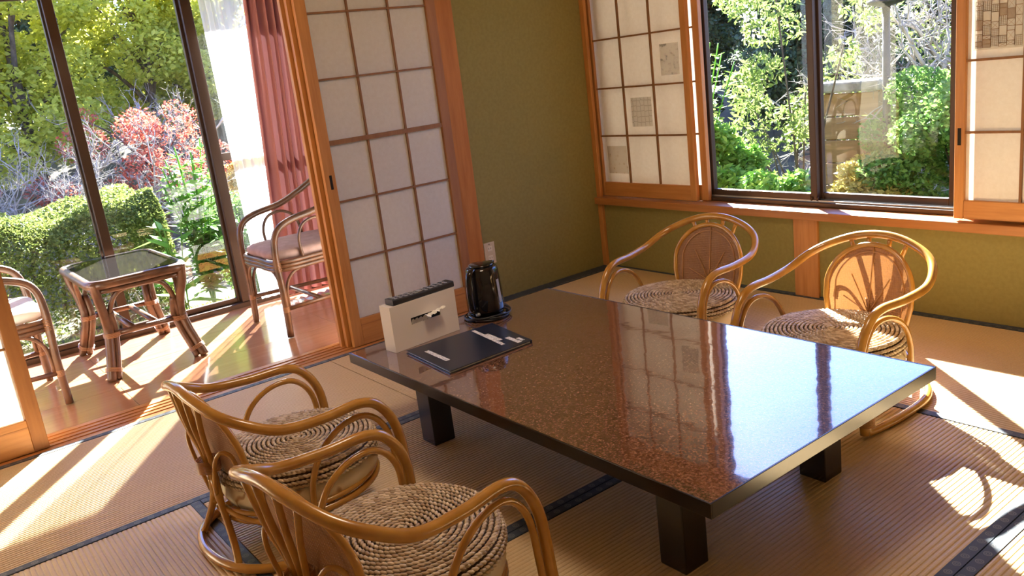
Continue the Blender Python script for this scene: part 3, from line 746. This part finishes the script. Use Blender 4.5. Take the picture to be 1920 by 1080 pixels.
P = []
for j in range(4):
    t_ = j/3
    P.append([(-.062+.090*i/16, -hy+.003-.010*t_+.002*math.sin(i*2.6)*t_, hz/2-.003+.020*t_+.0035*math.sin(i*2.1)) for i in range(17)])
part('tissue_fold', MB().grid(P, True), 'tissue', tb)

# remote
rm = thing('remote_control', 'black remote control lying on top of the tissue box', 'remote', (1.163, -1.995, TZ+hz+.0012), ang)
b = MB(); pr_ = []
L = 41
for i in range(L):
    x = -.135+.27*i/(L-1); z = .017+.004*abs(x)/.135
    wv_ = .026
    pr_.append([(x, -wv_+.003, 0), (x, -wv_, .004), (x, -wv_+.001, z-.003), (x, -wv_+.004, z), (x, wv_-.004, z), (x, wv_-.001, z-.003), (x, wv_, .004), (x, wv_-.003, 0)])
b.grid(pr_, False)
b.add([p for p in pr_[0]], [tuple(range(8))]); b.add([p for p in pr_[-1]], [tuple(range(7, -1, -1))])
b.add([pr_[0][0], pr_[-1][0], pr_[-1][7], pr_[0][7]], [(0, 3, 2, 1)])
part('remote_body', b, 'black_matt', rm)
for i in range(11):
    for j in range(3):
        x = -.115+.022*i; y = -.015+.015*j
        if i == 5 and j != 1: continue
        z = .0165+.004*abs(x)/.135
        part('button', bx(x-.006, x+.006, y-.0045, y+.0045, z, z+.0025) if i != 5 else bx(x-.009, x+.009, y-.012, y+.012, z, z+.003), 'grey_btn', rm, .001, 1)

# binder
bc = [(1.238, -2.128), (1.548, -2.152), (1.541, -1.806), (1.254, -1.764)]
mx_, my_ = sum(p[0] for p in bc)/4, sum(p[1] for p in bc)/4
a_ = math.atan2(-1.77+2.128, 0.5*(1.509+1.237)-0.5*(1.232+1.52))
bd = thing('binder', 'navy blue information binder lying closed with white label strips', 'binder', (mx_, my_, TZ+.0006), math.radians(0))
loc = [(x-mx_, y-my_) for x, y in bc]
def inset(pts, k): return [(x*k, y*k) for x, y in pts]
part('back_cover', MB().poly(loc, 0, .0018), 'navy', bd)
part('pages', MB().poly(inset(loc, .965), .0018, .0085), 'page', bd)
part('front_cover', MB().poly(loc, .0085, .0103), 'navy', bd)
part('spine', MB().poly([loc[3], (loc[3][0]+.001, loc[3][1]-.004), (loc[2][0], loc[2][1]-.004), loc[2]], .001, .0100), 'navy', bd)
# label strips: measured corner pixels converted to table positions
m = mat('label_lettering', (.78, .78, .80), .6)
v = coords(m, (1, 1, 1)); n = noise(m, coords(m, (420, 420, 420)), 1, 1)
LK(m, ramp(m, n, [(.40, (.25, .25, .28)), (.46, (.80, .80, .82)), (1, (.85, .85, .86))]), B(m).inputs['Base Color'])
M['label'] = m
def strip(p, q, w_):
    p = Vector((p[0]-mx_, p[1]-my_)); q = Vector((q[0]-mx_, q[1]-my_)); d_ = (q-p).normalized(); n_ = Vector((-d_.y, d_.x))*w_/2
    return MB().poly([tuple(p+n_), tuple(p-n_), tuple(q-n_), tuple(q+n_)], .0103, .0107)
STRIPS = [((1.307, -2.087), (1.456, -2.096), .017), ((1.267, -1.860), (1.491, -1.892), .014), ((1.345, -1.858), (1.445, -1.868), .016), ((1.440, -1.838), (1.523, -1.844), .018), ((1.478, -1.820), (1.515, -1.824), .012)]
for p, q, w_ in STRIPS: part('label_strip', strip(p, q, w_), 'label', bd)

# kettle
kt = thing('electric_kettle', 'glossy black electric kettle on its power base at the back of the table', 'kettle', (1.135, -1.700, TZ+.0006), math.radians(-68))
part('power_base', MB().lathe([(.074, 0), (.078, .003), (.078, .012), (.074, .017), (.05, .019)], 40), 'black_plastic', kt)
prof = [(.066, .020), (.072, .024), (.075, .035), (.0735, .08), (.070, .13), (.067, .17), (.064, .190), (.060, .197), (.050, .201), (.02, .203)]
kb = part('kettle_body', MB().lathe(prof, 48, sx=1.0, sy=.94), 'black_plastic', kt)
# lid (local +x handle side, -x spout)
part('lid', MB().lathe([(.047, .2015), (.049, .206), (.044, .2095), (.012, .2105)], 40), 'black_plastic', kt)
sp_ = MB(); P = []
for j in range(7):
    t_ = j/6; z = .150+.052*t_; w_ = .010+.020*t_; o_ = .062+.020*t_**.8
    P.append([(-(o_*math.cos(a_2)) if abs(a_2) < 1.2 else -.045, w_*math.sin(a_2)*1.1, z) for a_2 in [(-1.5+3.0*i/12) for i in range(13)]])
sp_.grid(P, True); part('spout', sp_, 'black_plastic', kt)
hp = cat([(.048, 0, .192), (.070, 0, .196), (.090, 0, .182), (.098, 0, .145), (.099, 0, .095), (.094, 0, .055), (.072, 0, .040)], 6)
part('handle', MB().tube(hp, .0125, 12, flat=.8), 'black_plastic', kt)
part('water_window', MB().grid([[((.0752-.0052*(z-.05)/.09)*math.cos(a_2), (.0752-.0052*(z-.05)/.09)*.95*math.sin(a_2), z) for a_2 in (1.45, 1.52, 1.60, 1.68)] for z in (.06, .09, .12, .15)], True), 'water_window', kt)
part('switch', MB().lathe([(.010, 0), (.010, .008), (.006, .012)], 14, c=(0, 0, 0)), 'grey_btn', kt, loc=(.072, .008, .024))
cord = MB(); pts = []
for k in range(60):
    a_2 = 2*PI*k/24; rr_ = .083+.004*math.sin(k*.7)+.006*(k/60); pts.append((rr_*math.cos(a_2), rr_*math.sin(a_2), .005+.006*(k//24)+.002*math.sin(k)))
pts += [(-.12, .02, .006), (-.15, -.02, .005), (-.13, -.075, .005), (-.09, -.10, .005)]
part('power_cord', cord.tube(cat(pts, 3), .0035, 7), 'black_matt', kt)
part('plug', bx(-.10, -.07, -.112, -.094, .0, .016), 'black_matt', kt, .003, 2)

# wall outlet
ol = thing('wall_outlet', 'cream double power outlet low on the olive wall beside the pillar', 'outlet', (-.004, -.860, .270))
part('plate', bx(0, .006, -.036, .036, -.060, .060), 'plate', ol, .002, 2)
for z in (.026, -.026):
    sf = part('socket', bx(.006, .0085, -.016, .016, -.014+z, .014+z), 'socket_face', ol, .001, 1)
    for y in (-.0065, .0065): part('slot', bx(.0083, .0090, y-.0012, y+.0012, z-.004, z+.006), 'socket_dark', sf)
part('screw', MB().tube([(.0055, 0, .050), (.0068, 0, .050)], .003, 8), 'socket_dark', ol)

# ================================================================== GARDEN
GZ = -.45
def quads_obj(name, V, m, parent=None, nv=4):
    n = len(V)//nv; me = bpy.data.meshes.new(name); me.vertices.add(len(V)); me.vertices.foreach_set('co', V.astype(np.float32).ravel())
    me.loops.add(n*nv); me.loops.foreach_set('vertex_index', np.arange(n*nv, dtype=np.int32))
    me.polygons.add(n); me.polygons.foreach_set('loop_start', np.arange(0, n*nv, nv, dtype=np.int32))
    me.update(calc_edges=True); me.materials.append(M[m]); return me
def leaves(centers, size, aspect=.5, droop=0, seed=0):
    """one rhombic leaf at each centre"""
    r_ = np.random.default_rng(seed); n = len(centers)
    d = r_.normal(size=(n, 3)); d[:, 2] = d[:, 2]*.6-droop; d /= np.linalg.norm(d, axis=1)[:, None]
    e_ = r_.normal(size=(n, 3)); e_ -= (e_*d).sum(1)[:, None]*d; e_ /= np.linalg.norm(e_, axis=1)[:, None]
    s = size*r_.uniform(.6, 1.3, n)[:, None]
    V = np.stack([centers-d*s*.5, centers+e_*s*.5*aspect, centers+d*s*.5, centers-e_*s*.5*aspect], 1)
    return V.reshape(-1, 3)
def clumps(blobs, n, seed=0, shell=.55):
    """points in the outer shell of ellipsoid blobs (cx,cy,cz,rx,ry,rz)"""
    r_ = np.random.default_rng(seed); bl = np.array(blobs, float); w_ = bl[:, 3]*bl[:, 4]+bl[:, 4]*bl[:, 5]; w_ /= w_.sum()
    k = r_.choice(len(bl), n, p=w_); d = r_.normal(size=(n, 3)); d /= np.linalg.norm(d, axis=1)[:, None]
    rad = shell+(1-shell)*r_.random(n)**.6
    return bl[k, :3]+d*bl[k, 3:]*rad[:, None]
def branching(b, p, d, L, r, depth, rr, spread=.6, up=.15, n=5, shrink=.72, wig=.25):
    pts = [Vector(p)]; d = Vector(d).normalized(); k = 4
    for i in range(k):
        d = (d+Vector((rr.gauss(0, wig), rr.gauss(0, wig), rr.gauss(0, wig)+up*.3))*.5).normalized(); pts.append(pts[-1]+d*L/k)
    b.tube(pts, [r*(1-.4*i/k) for i in range(k+1)], n if depth > 1 else 3)
    if depth <= 0: return
    if depth == 1 and rr.random() < .25: return
    for c in range(rr.choice((2, 3, 3))):
        q = pts[rr.choice((2, 3, 4))]; nd = (d+Vector((rr.gauss(0, spread), rr.gauss(0, spread), rr.gauss(0, spread)+up))).normalized()
        branching(b, q, nd, L*shrink*rr.uniform(.7, 1.1), r*.6, depth-1, rr, spread, up, n, shrink, wig)
# ground
P = []
nx, ny = 60, 60
def gz(x, y):
    d_ = max(0, -x-7.5, y-6.5); return GZ+min(1.6, .14*d_+.01*d_*d_)+.04*math.sin(x*1.7)*math.cos(y*1.3)*min(1, (abs(x+1.6) if x < -1.6 else 1))
for i in range(nx+1):
    x = -30+44*i/nx
    P.append([(x, -16+46*j/ny, gz(x, -16+46*j/ny)) for j in range(ny+1)])
g_ = MB().grid(P, True); gr = part('ground', g_, 'soil'); tag(gr, 'garden ground outside the windows', kind='structure')
# keep the ground below the house
# lawn
r_ = np.random.default_rng(3); n = 26000
c_ = np.stack([r_.uniform(-3.6, -1.7, n), r_.uniform(-5, 1.5, n), np.full(n, GZ+.03)], 1)
me = quads_obj('lawn', leaves(c_, .07, .18, -1.4, 2), 'grass'); o = link('lawn', me); tag(o, 'strip of short sunlit lawn outside the veranda doors', 'grass', kind='stuff')
n = 26000
c_ = np.stack([r_.uniform(-3.0, 3.5, n), r_.uniform(.9, 5.0, n), np.full(n, GZ+.03)], 1)
me = quads_obj('ground_cover', leaves(c_, .08, .2, -1.2, 5), 'leaf_mid'); o = link('ground_cover', me); tag(o, 'low grassy ground cover outside the garden window', 'grass', kind='stuff')

def shrub(name, label, catg, loc, blobs, n, size, m_, asp=.5, seed=0, stems=0, stemh=.5, droop=0, shell=.5, group=None, pt='foliage', sm='bark'):
    r = thing(name, label, catg, loc, 0, group)
    f = link(pt, quads_obj(pt, leaves(clumps(blobs, n, seed, shell), size, asp, droop, seed), m_), r)
    f['kind'] = 'stuff'
    if stems:
        rr = random.Random(seed); b = MB()
        for k in range(stems):
            bl = rr.choice(blobs); b.tube(cat([(rr.uniform(-.1, .1)+bl[0]*.2, rr.uniform(-.1, .1)+bl[1]*.2, 0), (bl[0]*.5, bl[1]*.5, bl[2]*.5+.05), (bl[0]+rr.uniform(-.5, .5)*bl[3], bl[1]+rr.uniform(-.5, .5)*bl[4], bl[2]+bl[5]*.6)], 4), .009, 5)
        part('stem', b, sm, r)
    return r
def blobset(seed, n, ext, z0, z1, rad, taper=0):
    rr = random.Random(seed); o = []
    for k in range(n):
        z = rr.uniform(z0, z1); t_ = (z-z0)/(z1-z0+1e-6); s_ = 1-taper*t_
        a = rr.uniform(0, 2*PI); q = math.sqrt(rr.random()); R = rad*rr.uniform(.7, 1.3)
        o.append((ext[0]*q*math.cos(a)*s_, ext[1]*q*math.sin(a)*s_, z, R, R, R*.75))
    return o
# clipped hedge: dense leaf shell of a rounded box
def hedge_pts(x0, x1, y0, y1, zt, n, seed):
    r_ = np.random.default_rng(seed); k = r_.random(n); y = r_.uniform(y0, y1, n); x = r_.uniform(x0, x1, n); z = zt*r_.random(n)**.7
    top = k < .42; fr = (k >= .42) & (k < .86); en = k >= .86
    dep = np.abs(r_.normal(0, .07, n))
    z = np.where(top, zt-dep, z); x = np.where(fr, x1-dep, x); y = np.where(en, y1-dep, y)
    q = np.clip((x-(x1-.2))/.2, 0, 1)*np.clip((z-(zt-.2))/.2, 0, 1); x = x-.10*q; z = z-.10*q
    z = z*(1+.05*np.sin(y*5+1)+.04*np.sin(y*11+x*7)); x = x+.05*np.sin(y*7+z*6)
    return np.stack([x, y, z], 1)
hd = thing('hedge', 'clipped box hedge running behind the veranda doors', 'hedge', (-4.35, -3.15, GZ))
f = link('foliage', quads_obj('foliage', leaves(hedge_pts(-.55, .60, -2.4, 1.62, 1.0, 90000, 21), .034, .6, 0, 21), 'leaf_hedge'), hd); f['kind'] = 'stuff'
hb_ = MB()
for k in range(16):
    y_ = -2.2+.25*k; hb_.tube([(random.uniform(-.3, .3), y_, 0), (random.uniform(-.3, .4), y_+.1, .85)], .014, 5)
part('stem', hb_, 'bark', hd)['kind'] = 'stuff'
# upright broad leaved plants right of hedge
def broad_plant(name, label, loc, h, n, leafL, m_, seed, spread=.25, group=None, asp=.36, nst=5):
    r = thing(name, label, 'plant', loc, 0, group); rr = random.Random(seed); st = MB(); lf = MB()
    for s_ in range(nst):
        a = rr.uniform(0, 2*PI); tip = Vector((math.cos(a)*spread*rr.uniform(.3, 1), math.sin(a)*spread*rr.uniform(.3, 1), h*rr.uniform(.75, 1)))
        path = cat([(0, 0, 0), (tip.x*.35, tip.y*.35, tip.z*.5), tuple(tip)], 8); st.tube(path, .006, 5)
        for k in range(n):
            t_ = .2+.8*k/n; p = path[min(len(path)-1, int(t_*(len(path)-1)))]
            a2 = rr.uniform(0, 2*PI); d_ = Vector((math.cos(a2), math.sin(a2), rr.uniform(-.1, .8))).normalized(); L_ = leafL*rr.uniform(.6, 1.15)
            sd_ = d_.cross(Vector((0, 0, 1))).normalized()*L_*asp*.5; nn = Vector((0, 0, -1))*L_*.18
            lf.add([p, p+d_*L_*.3+sd_*.9, p+d_*L_*.65+sd_*.75+nn*.5, p+d_*L_+nn, p+d_*L_*.65-sd_*.75+nn*.5, p+d_*L_*.3-sd_*.9, p+d_*L_*.5+nn*.2-Vector((0, 0, .05*L_))],
                   [(0, 1, 6), (1, 2, 6), (2, 3, 6), (3, 4, 6), (4, 5, 6), (5, 0, 6)])
    part('stem', st, m_, r); f = part('foliage', lf, m_, r); f['kind'] = 'stuff'; return r
broad_plant('leafy_shrub', 'tall bright green leafy plant standing right of the hedge end', (-3.30, -1.42, GZ), 1.45, 75, .13, 'leaf_bright', 1, .26, None, .42, 12)
broad_plant('leafy_shrub', 'lower bright green plant in front of the glass beside the door stile', (-2.80, -1.22, GZ), .90, 60, .11, 'leaf_bright', 2, .30, None, .40, 14)
broad_plant('broadleaf_plant', 'plant with very large pale green leaves between hedge and tall shrub', (-3.15, -1.68, GZ), .92, 9, .30, 'leaf_bright', 3, .16, None, .34, 4)
shrub('leafy_shrub', 'fine leaved green bush low at the right end of the veranda view', 'plant', (-3.35, -.85, GZ), blobset(41, 14, (.35, .45), .15, 1.0, .22), 16000, .05, 'leaf_mid', .45, 41, 8)
# bare grey shrubs and trees
def bare(name, label, loc, seed, L=.9, r=.03, depth=4, m_='palebark', nt_=3, lean=(0, 0), catg='tree', spread=.6, up=.15):
    t_ = thing(name, label, catg, loc); rr = random.Random(seed); b = MB()
    for k in range(nt_):
        branching(b, (rr.uniform(-.08, .08), rr.uniform(-.08, .08), 0), (rr.gauss(lean[0], .3), rr.gauss(lean[1], .3), 1), L, r, depth, rr, spread, up)
    part('branches', b, m_, t_)['kind'] = 'stuff'; return t_
for i, (x, y, L_, dp, lb, nm) in enumerate([
    (-5.6, -3.1, .72, 6, 'leafless grey shrub with tangled twigs behind the left of the hedge', 'bare_shrub'), (-5.5, -2.2, .70, 6, 'leafless grey shrub behind the hedge, left of the middle door stile', 'bare_shrub'),
    (-5.9, -1.35, .74, 6, 'leafless twiggy shrub seen right of the middle door stile', 'bare_shrub'), (-5.7, -.55, .62, 6, 'leafless twiggy shrub in front of the red maple', 'bare_shrub'),
    (-7.7, -.2, 1.1, 6, 'taller leafless tree with pale branches beyond the maple', 'bare_tree'), (-7.4, -3.3, 1.15, 6, 'leafless tree far left beyond the hedge', 'bare_tree'), (-6.9, -2.0, .95, 6, 'leafless tree rising behind the middle door stile', 'bare_tree')]):
    bare(nm, lb, (x, y, GZ), 31+i, L_, .024 if nm == 'bare_shrub' else .036, dp, 'palebark', 3, spread=.62)
# red maples
def tree(name, label, loc, h, blobs, n, size, m_, seed, trunk_r=.09, bark='bark', asp=.55, group=None):
    t_ = thing(name, label, 'tree', loc, 0, group); b = MB(); rr = random.Random(seed)
    top = h*.8
    b.tube(cat([(0, 0, 0), (rr.uniform(-.1, .1), rr.uniform(-.1, .1), h*.35), (0, 0, top)], 4), [trunk_r*(1-.7*i/8) for i in range(9)], 7)
    for bl in blobs[:12]:
        z0 = min(bl[2]*.6, top*.9); b.tube(cat([(0, 0, z0), (bl[0]*.5, bl[1]*.5, (z0+bl[2])/2+.1), (bl[0], bl[1], bl[2])], 4), [trunk_r*.4*(1-.07*i) for i in range(9)], 5)
    part('trunk', b, bark, t_)
    f = link('foliage', quads_obj('foliage', leaves(clumps(blobs, n, seed), size, asp, .1, seed), m_), t_); f['kind'] = 'stuff'; return t_
tree('red_maple', 'small red maple glowing behind the bare twigs', (-6.9, -.75, GZ), 1.6, blobset(5, 16, (.6, .75), .85, 1.75, .24), 5200, .045, 'leaf_red', 5, .04)
tree('red_maple', 'low red maple at the left above the hedge', (-6.4, -2.35, GZ), 1.2, blobset(6, 14, (.4, 1.0), .70, 1.1, .2), 3600, .045, 'leaf_red', 6, .03)
shrub('golden_shrub', 'golden leaved shrub beyond the tall green plant', 'plant', (-6.6, .35, GZ), blobset(7, 14, (.5, .5), .4, 1.35, .25), 9000, .06, 'leaf_gold', .5, 7, 6)
# yellow green trees
for i, (x, y, h, e_, lb) in enumerate([(-9.2, -1.6, 4.6, 1.5, 'yellow green tree filling the upper left of the veranda view'), (-10.2, .3, 4.4, 1.5, 'yellow green tree behind the middle door stile'), (-9.6, -4.2, 4.6, 1.7, 'yellow green tree far left beyond the bare shrubs'), (-11.0, 1.55, 3.0, 1.3, 'smaller yellow green tree sloping down beside the right door stile')]):
    tree('green_tree', lb, (x, y, gz(x, y)), h, blobset(60+i, 46, (e_*.88, e_*.88), 1.0, h, .42, .45), 30000, .085, 'leaf_yellow', 60+i, .10)
# window B garden
lb_ = [(-.35+rr.uniform(-.75, .45), rr.uniform(-.35, .35), 0, 0, 0, 0) for rr in [random.Random(i) for i in range(44)]]
lb_ = []
rr = random.Random(44)
for i in range(46):
    x = rr.uniform(-.75, .75); zmax = 1.30-.75*((x+.75)/1.5); lb_.append((x, rr.uniform(-.35, .35), rr.uniform(.12, zmax), .17, .17, .15))
shrub('leafy_shrub', 'bright green leafy shrub filling the lower left of the garden window', 'plant', (-.80, 2.1, GZ), lb_, 30000, .075, 'leaf_bright', .42, 12, 14)
broad_plant('leafy_shrub', 'tall loose shoots with bright leaves rising at the left window edge', (-1.25, 2.3, GZ), 1.75, 50, .11, 'leaf_bright', 13, .45, None, .40, 12)
shrub('leafy_shrub', 'yellow green shrub of small hanging leaves behind the bright one', 'plant', (-.9, 3.4, GZ), blobset(14, 30, (1.1, .5), .5, 2.1, .20), 4500, .07, 'leaf_lime', .38, 14, 12, .5, .7)
shrub('rounded_bush', 'large rounded bush sunlit on top, right part of the garden window', 'plant', (.62, 3.3, GZ), blobset(15, 30, (.75, .5), .2, 1.2, .26), 42000, .048, 'leaf_mid', .55, 15, 8)
shrub('leafy_shrub', 'pale leaved low shrub beside the wooden stand', 'plant', (-.02, 3.0, GZ), blobset(16, 10, (.25, .2), .15, .6, .16), 7000, .055, 'leaf_gold', .5, 16, 5)
shrub('leafy_shrub', 'green bush hidden partly behind the right paper screen', 'plant', (1.9, 3.0, GZ), blobset(17, 18, (.8, .5), .2, 1.3, .28), 20000, .055, 'leaf_mid', .5, 17, 6)
shrub('leafy_shrub', 'sparse yellow green foliage hanging high behind the lamp post', 'plant', (.3, 4.9, GZ), blobset(18, 26, (1.3, .6), 1.2, 2.5, .22), 2200, .07, 'leaf_lime', .38, 18, 14, .5, .7)
bare('bare_tree', 'twisted leafless tree with pale branches behind the rounded bush', (.95, 4.6, GZ), 21, 1.05, .050, 6, 'palebark', 2, (-.5, -.1), spread=.75, up=.05)
bare('bare_tree', 'leafless pale tree at the left of the garden window', (-1.7, 4.6, GZ), 22, 1.05, .045, 6, 'palebark', 3, (.3, 0), spread=.75, up=.05)
bare('bare_tree', 'leafless tree with arching pale branches behind the window mullion', (-.75, 5.4, GZ), 25, 1.1, .045, 6, 'palebark', 3, (0, 0), spread=.8, up=.0)
# lamp post
lp = thing('garden_lamp', 'dark garden lamp post with frosted white lantern outside the window', 'lamp post', (-.013, 3.3, GZ))
part('pole', MB().tube([(0, 0, 0), (0, 0, .6), (0, 0, 1.80)], [.034, .032, .030], 12), 'black_matt', lp)
part('lamp_head', MB().lathe([(.03, 1.79), (.14, 1.82), (.145, 1.85), (.05, 1.865)], 24), 'black_matt', lp)
part('lantern', MB().lathe([(.11, 1.86), (.13, 1.885), (.12, 1.99), (.07, 2.03), (.01, 2.04)], 24), 'lampwhite', lp)
# wooden signboard/stand with a stone slab on top
ws = thing('wooden_stand', 'low brown board stand topped with a stone slab in the garden', 'stand', (-.42, 3.45, GZ), .05)
for k in range(5): part('board', bx(-.25, .25, -.015, .015, .10+.205*k, .10+.205*k+.195), 'garden_wood', ws, .004, 1)
for x in (-.22, .22): part('post', bx(x-.03, x+.03, .015, .07, 0, 1.13), 'garden_wood', ws, .004, 1)
part('stone_slab', bx(-.30, .30, -.12, .16, 1.13, 1.22), 'stone', ws, .02, 2)
for i, (x, y, sx, sy, sz, lb) in enumerate([(.05, 2.75, .32, .16, .12, 'long low edging stone under the rounded bush'), (.95, 2.55, .28, .18, .13, 'low edging stone beside the right paper screen'), (-1.5, 2.3, .25, .2, .16, 'low edging stone left of the bright shrub')]):
    b = MB(); prof = [(.6, 0), (1, .25), (.95, .6), (.7, .9), (.2, 1)]
    b.lathe([(r*1, z) for r, z in prof], 14); rr = random.Random(i)
    b.v = [(vx*sx*(1+rr.uniform(-.1, .1)), vy*sy*(1+rr.uniform(-.1, .1)), vz*sz*2) for vx, vy, vz in b.v]
    o = part('garden_stone', b, 'stone', None, loc=(x, y, GZ-.03)); tag(o, lb, 'stone')
# dark evergreens as backdrop
eb = blobset(90, 60, (1.7, 1.7), .8, 5.0, .55, .6)
src = tree('evergreen_tree', 'x', (0, 0, 0), 5.0, eb, 34000, .13, 'leaf_dark', 90, .16)
spots = [(-13.5, -7.5), (-13.8, -5.0), (-14.2, -2.6), (-14.0, -.2), (-14.3, 2.2), (-13.2, 4.6), (-12.0, 7.2), (-10.2, 8.6), (-8.0, 8.2), (-5.6, 7.6), (-3.4, 7.2), (-1.3, 7.6), (.8, 7.3), (2.9, 7.7), (5.0, 7.4),
         (-16.5, -3.8), (-16.6, .8), (-15.5, 5.5), (-9.0, 11), (-4.6, 10), (-.2, 10), (4.0, 10)]
order = ['first', 'second', 'third', 'fourth', 'fifth', 'sixth', 'seventh', 'eighth', 'ninth', 'tenth', 'eleventh', 'twelfth', 'thirteenth', 'fourteenth', 'fifteenth']
for i, (x, y) in enumerate(spots):
    o = src if i == 0 else copy_tree(src)
    o.location = (x, y, gz(x, y)-.1); o.rotation_euler = (0, 0, i*1.7)
    s_ = .86 if i < 15 else .95
    if x > -9: s_ *= .85
    o.scale = (s_*.8, s_*.8, s_*(.9+.1*math.sin(i*2)))
    o['group'] = 'dark evergreens closing off the garden'; o['category'] = 'tree'
    o['label'] = 'dark evergreen in the front row of trees closing off the garden, %s from the left' % order[i] if i < 15 else 'dark evergreen in the back row closing off the garden, %s from the left' % order[i-15]
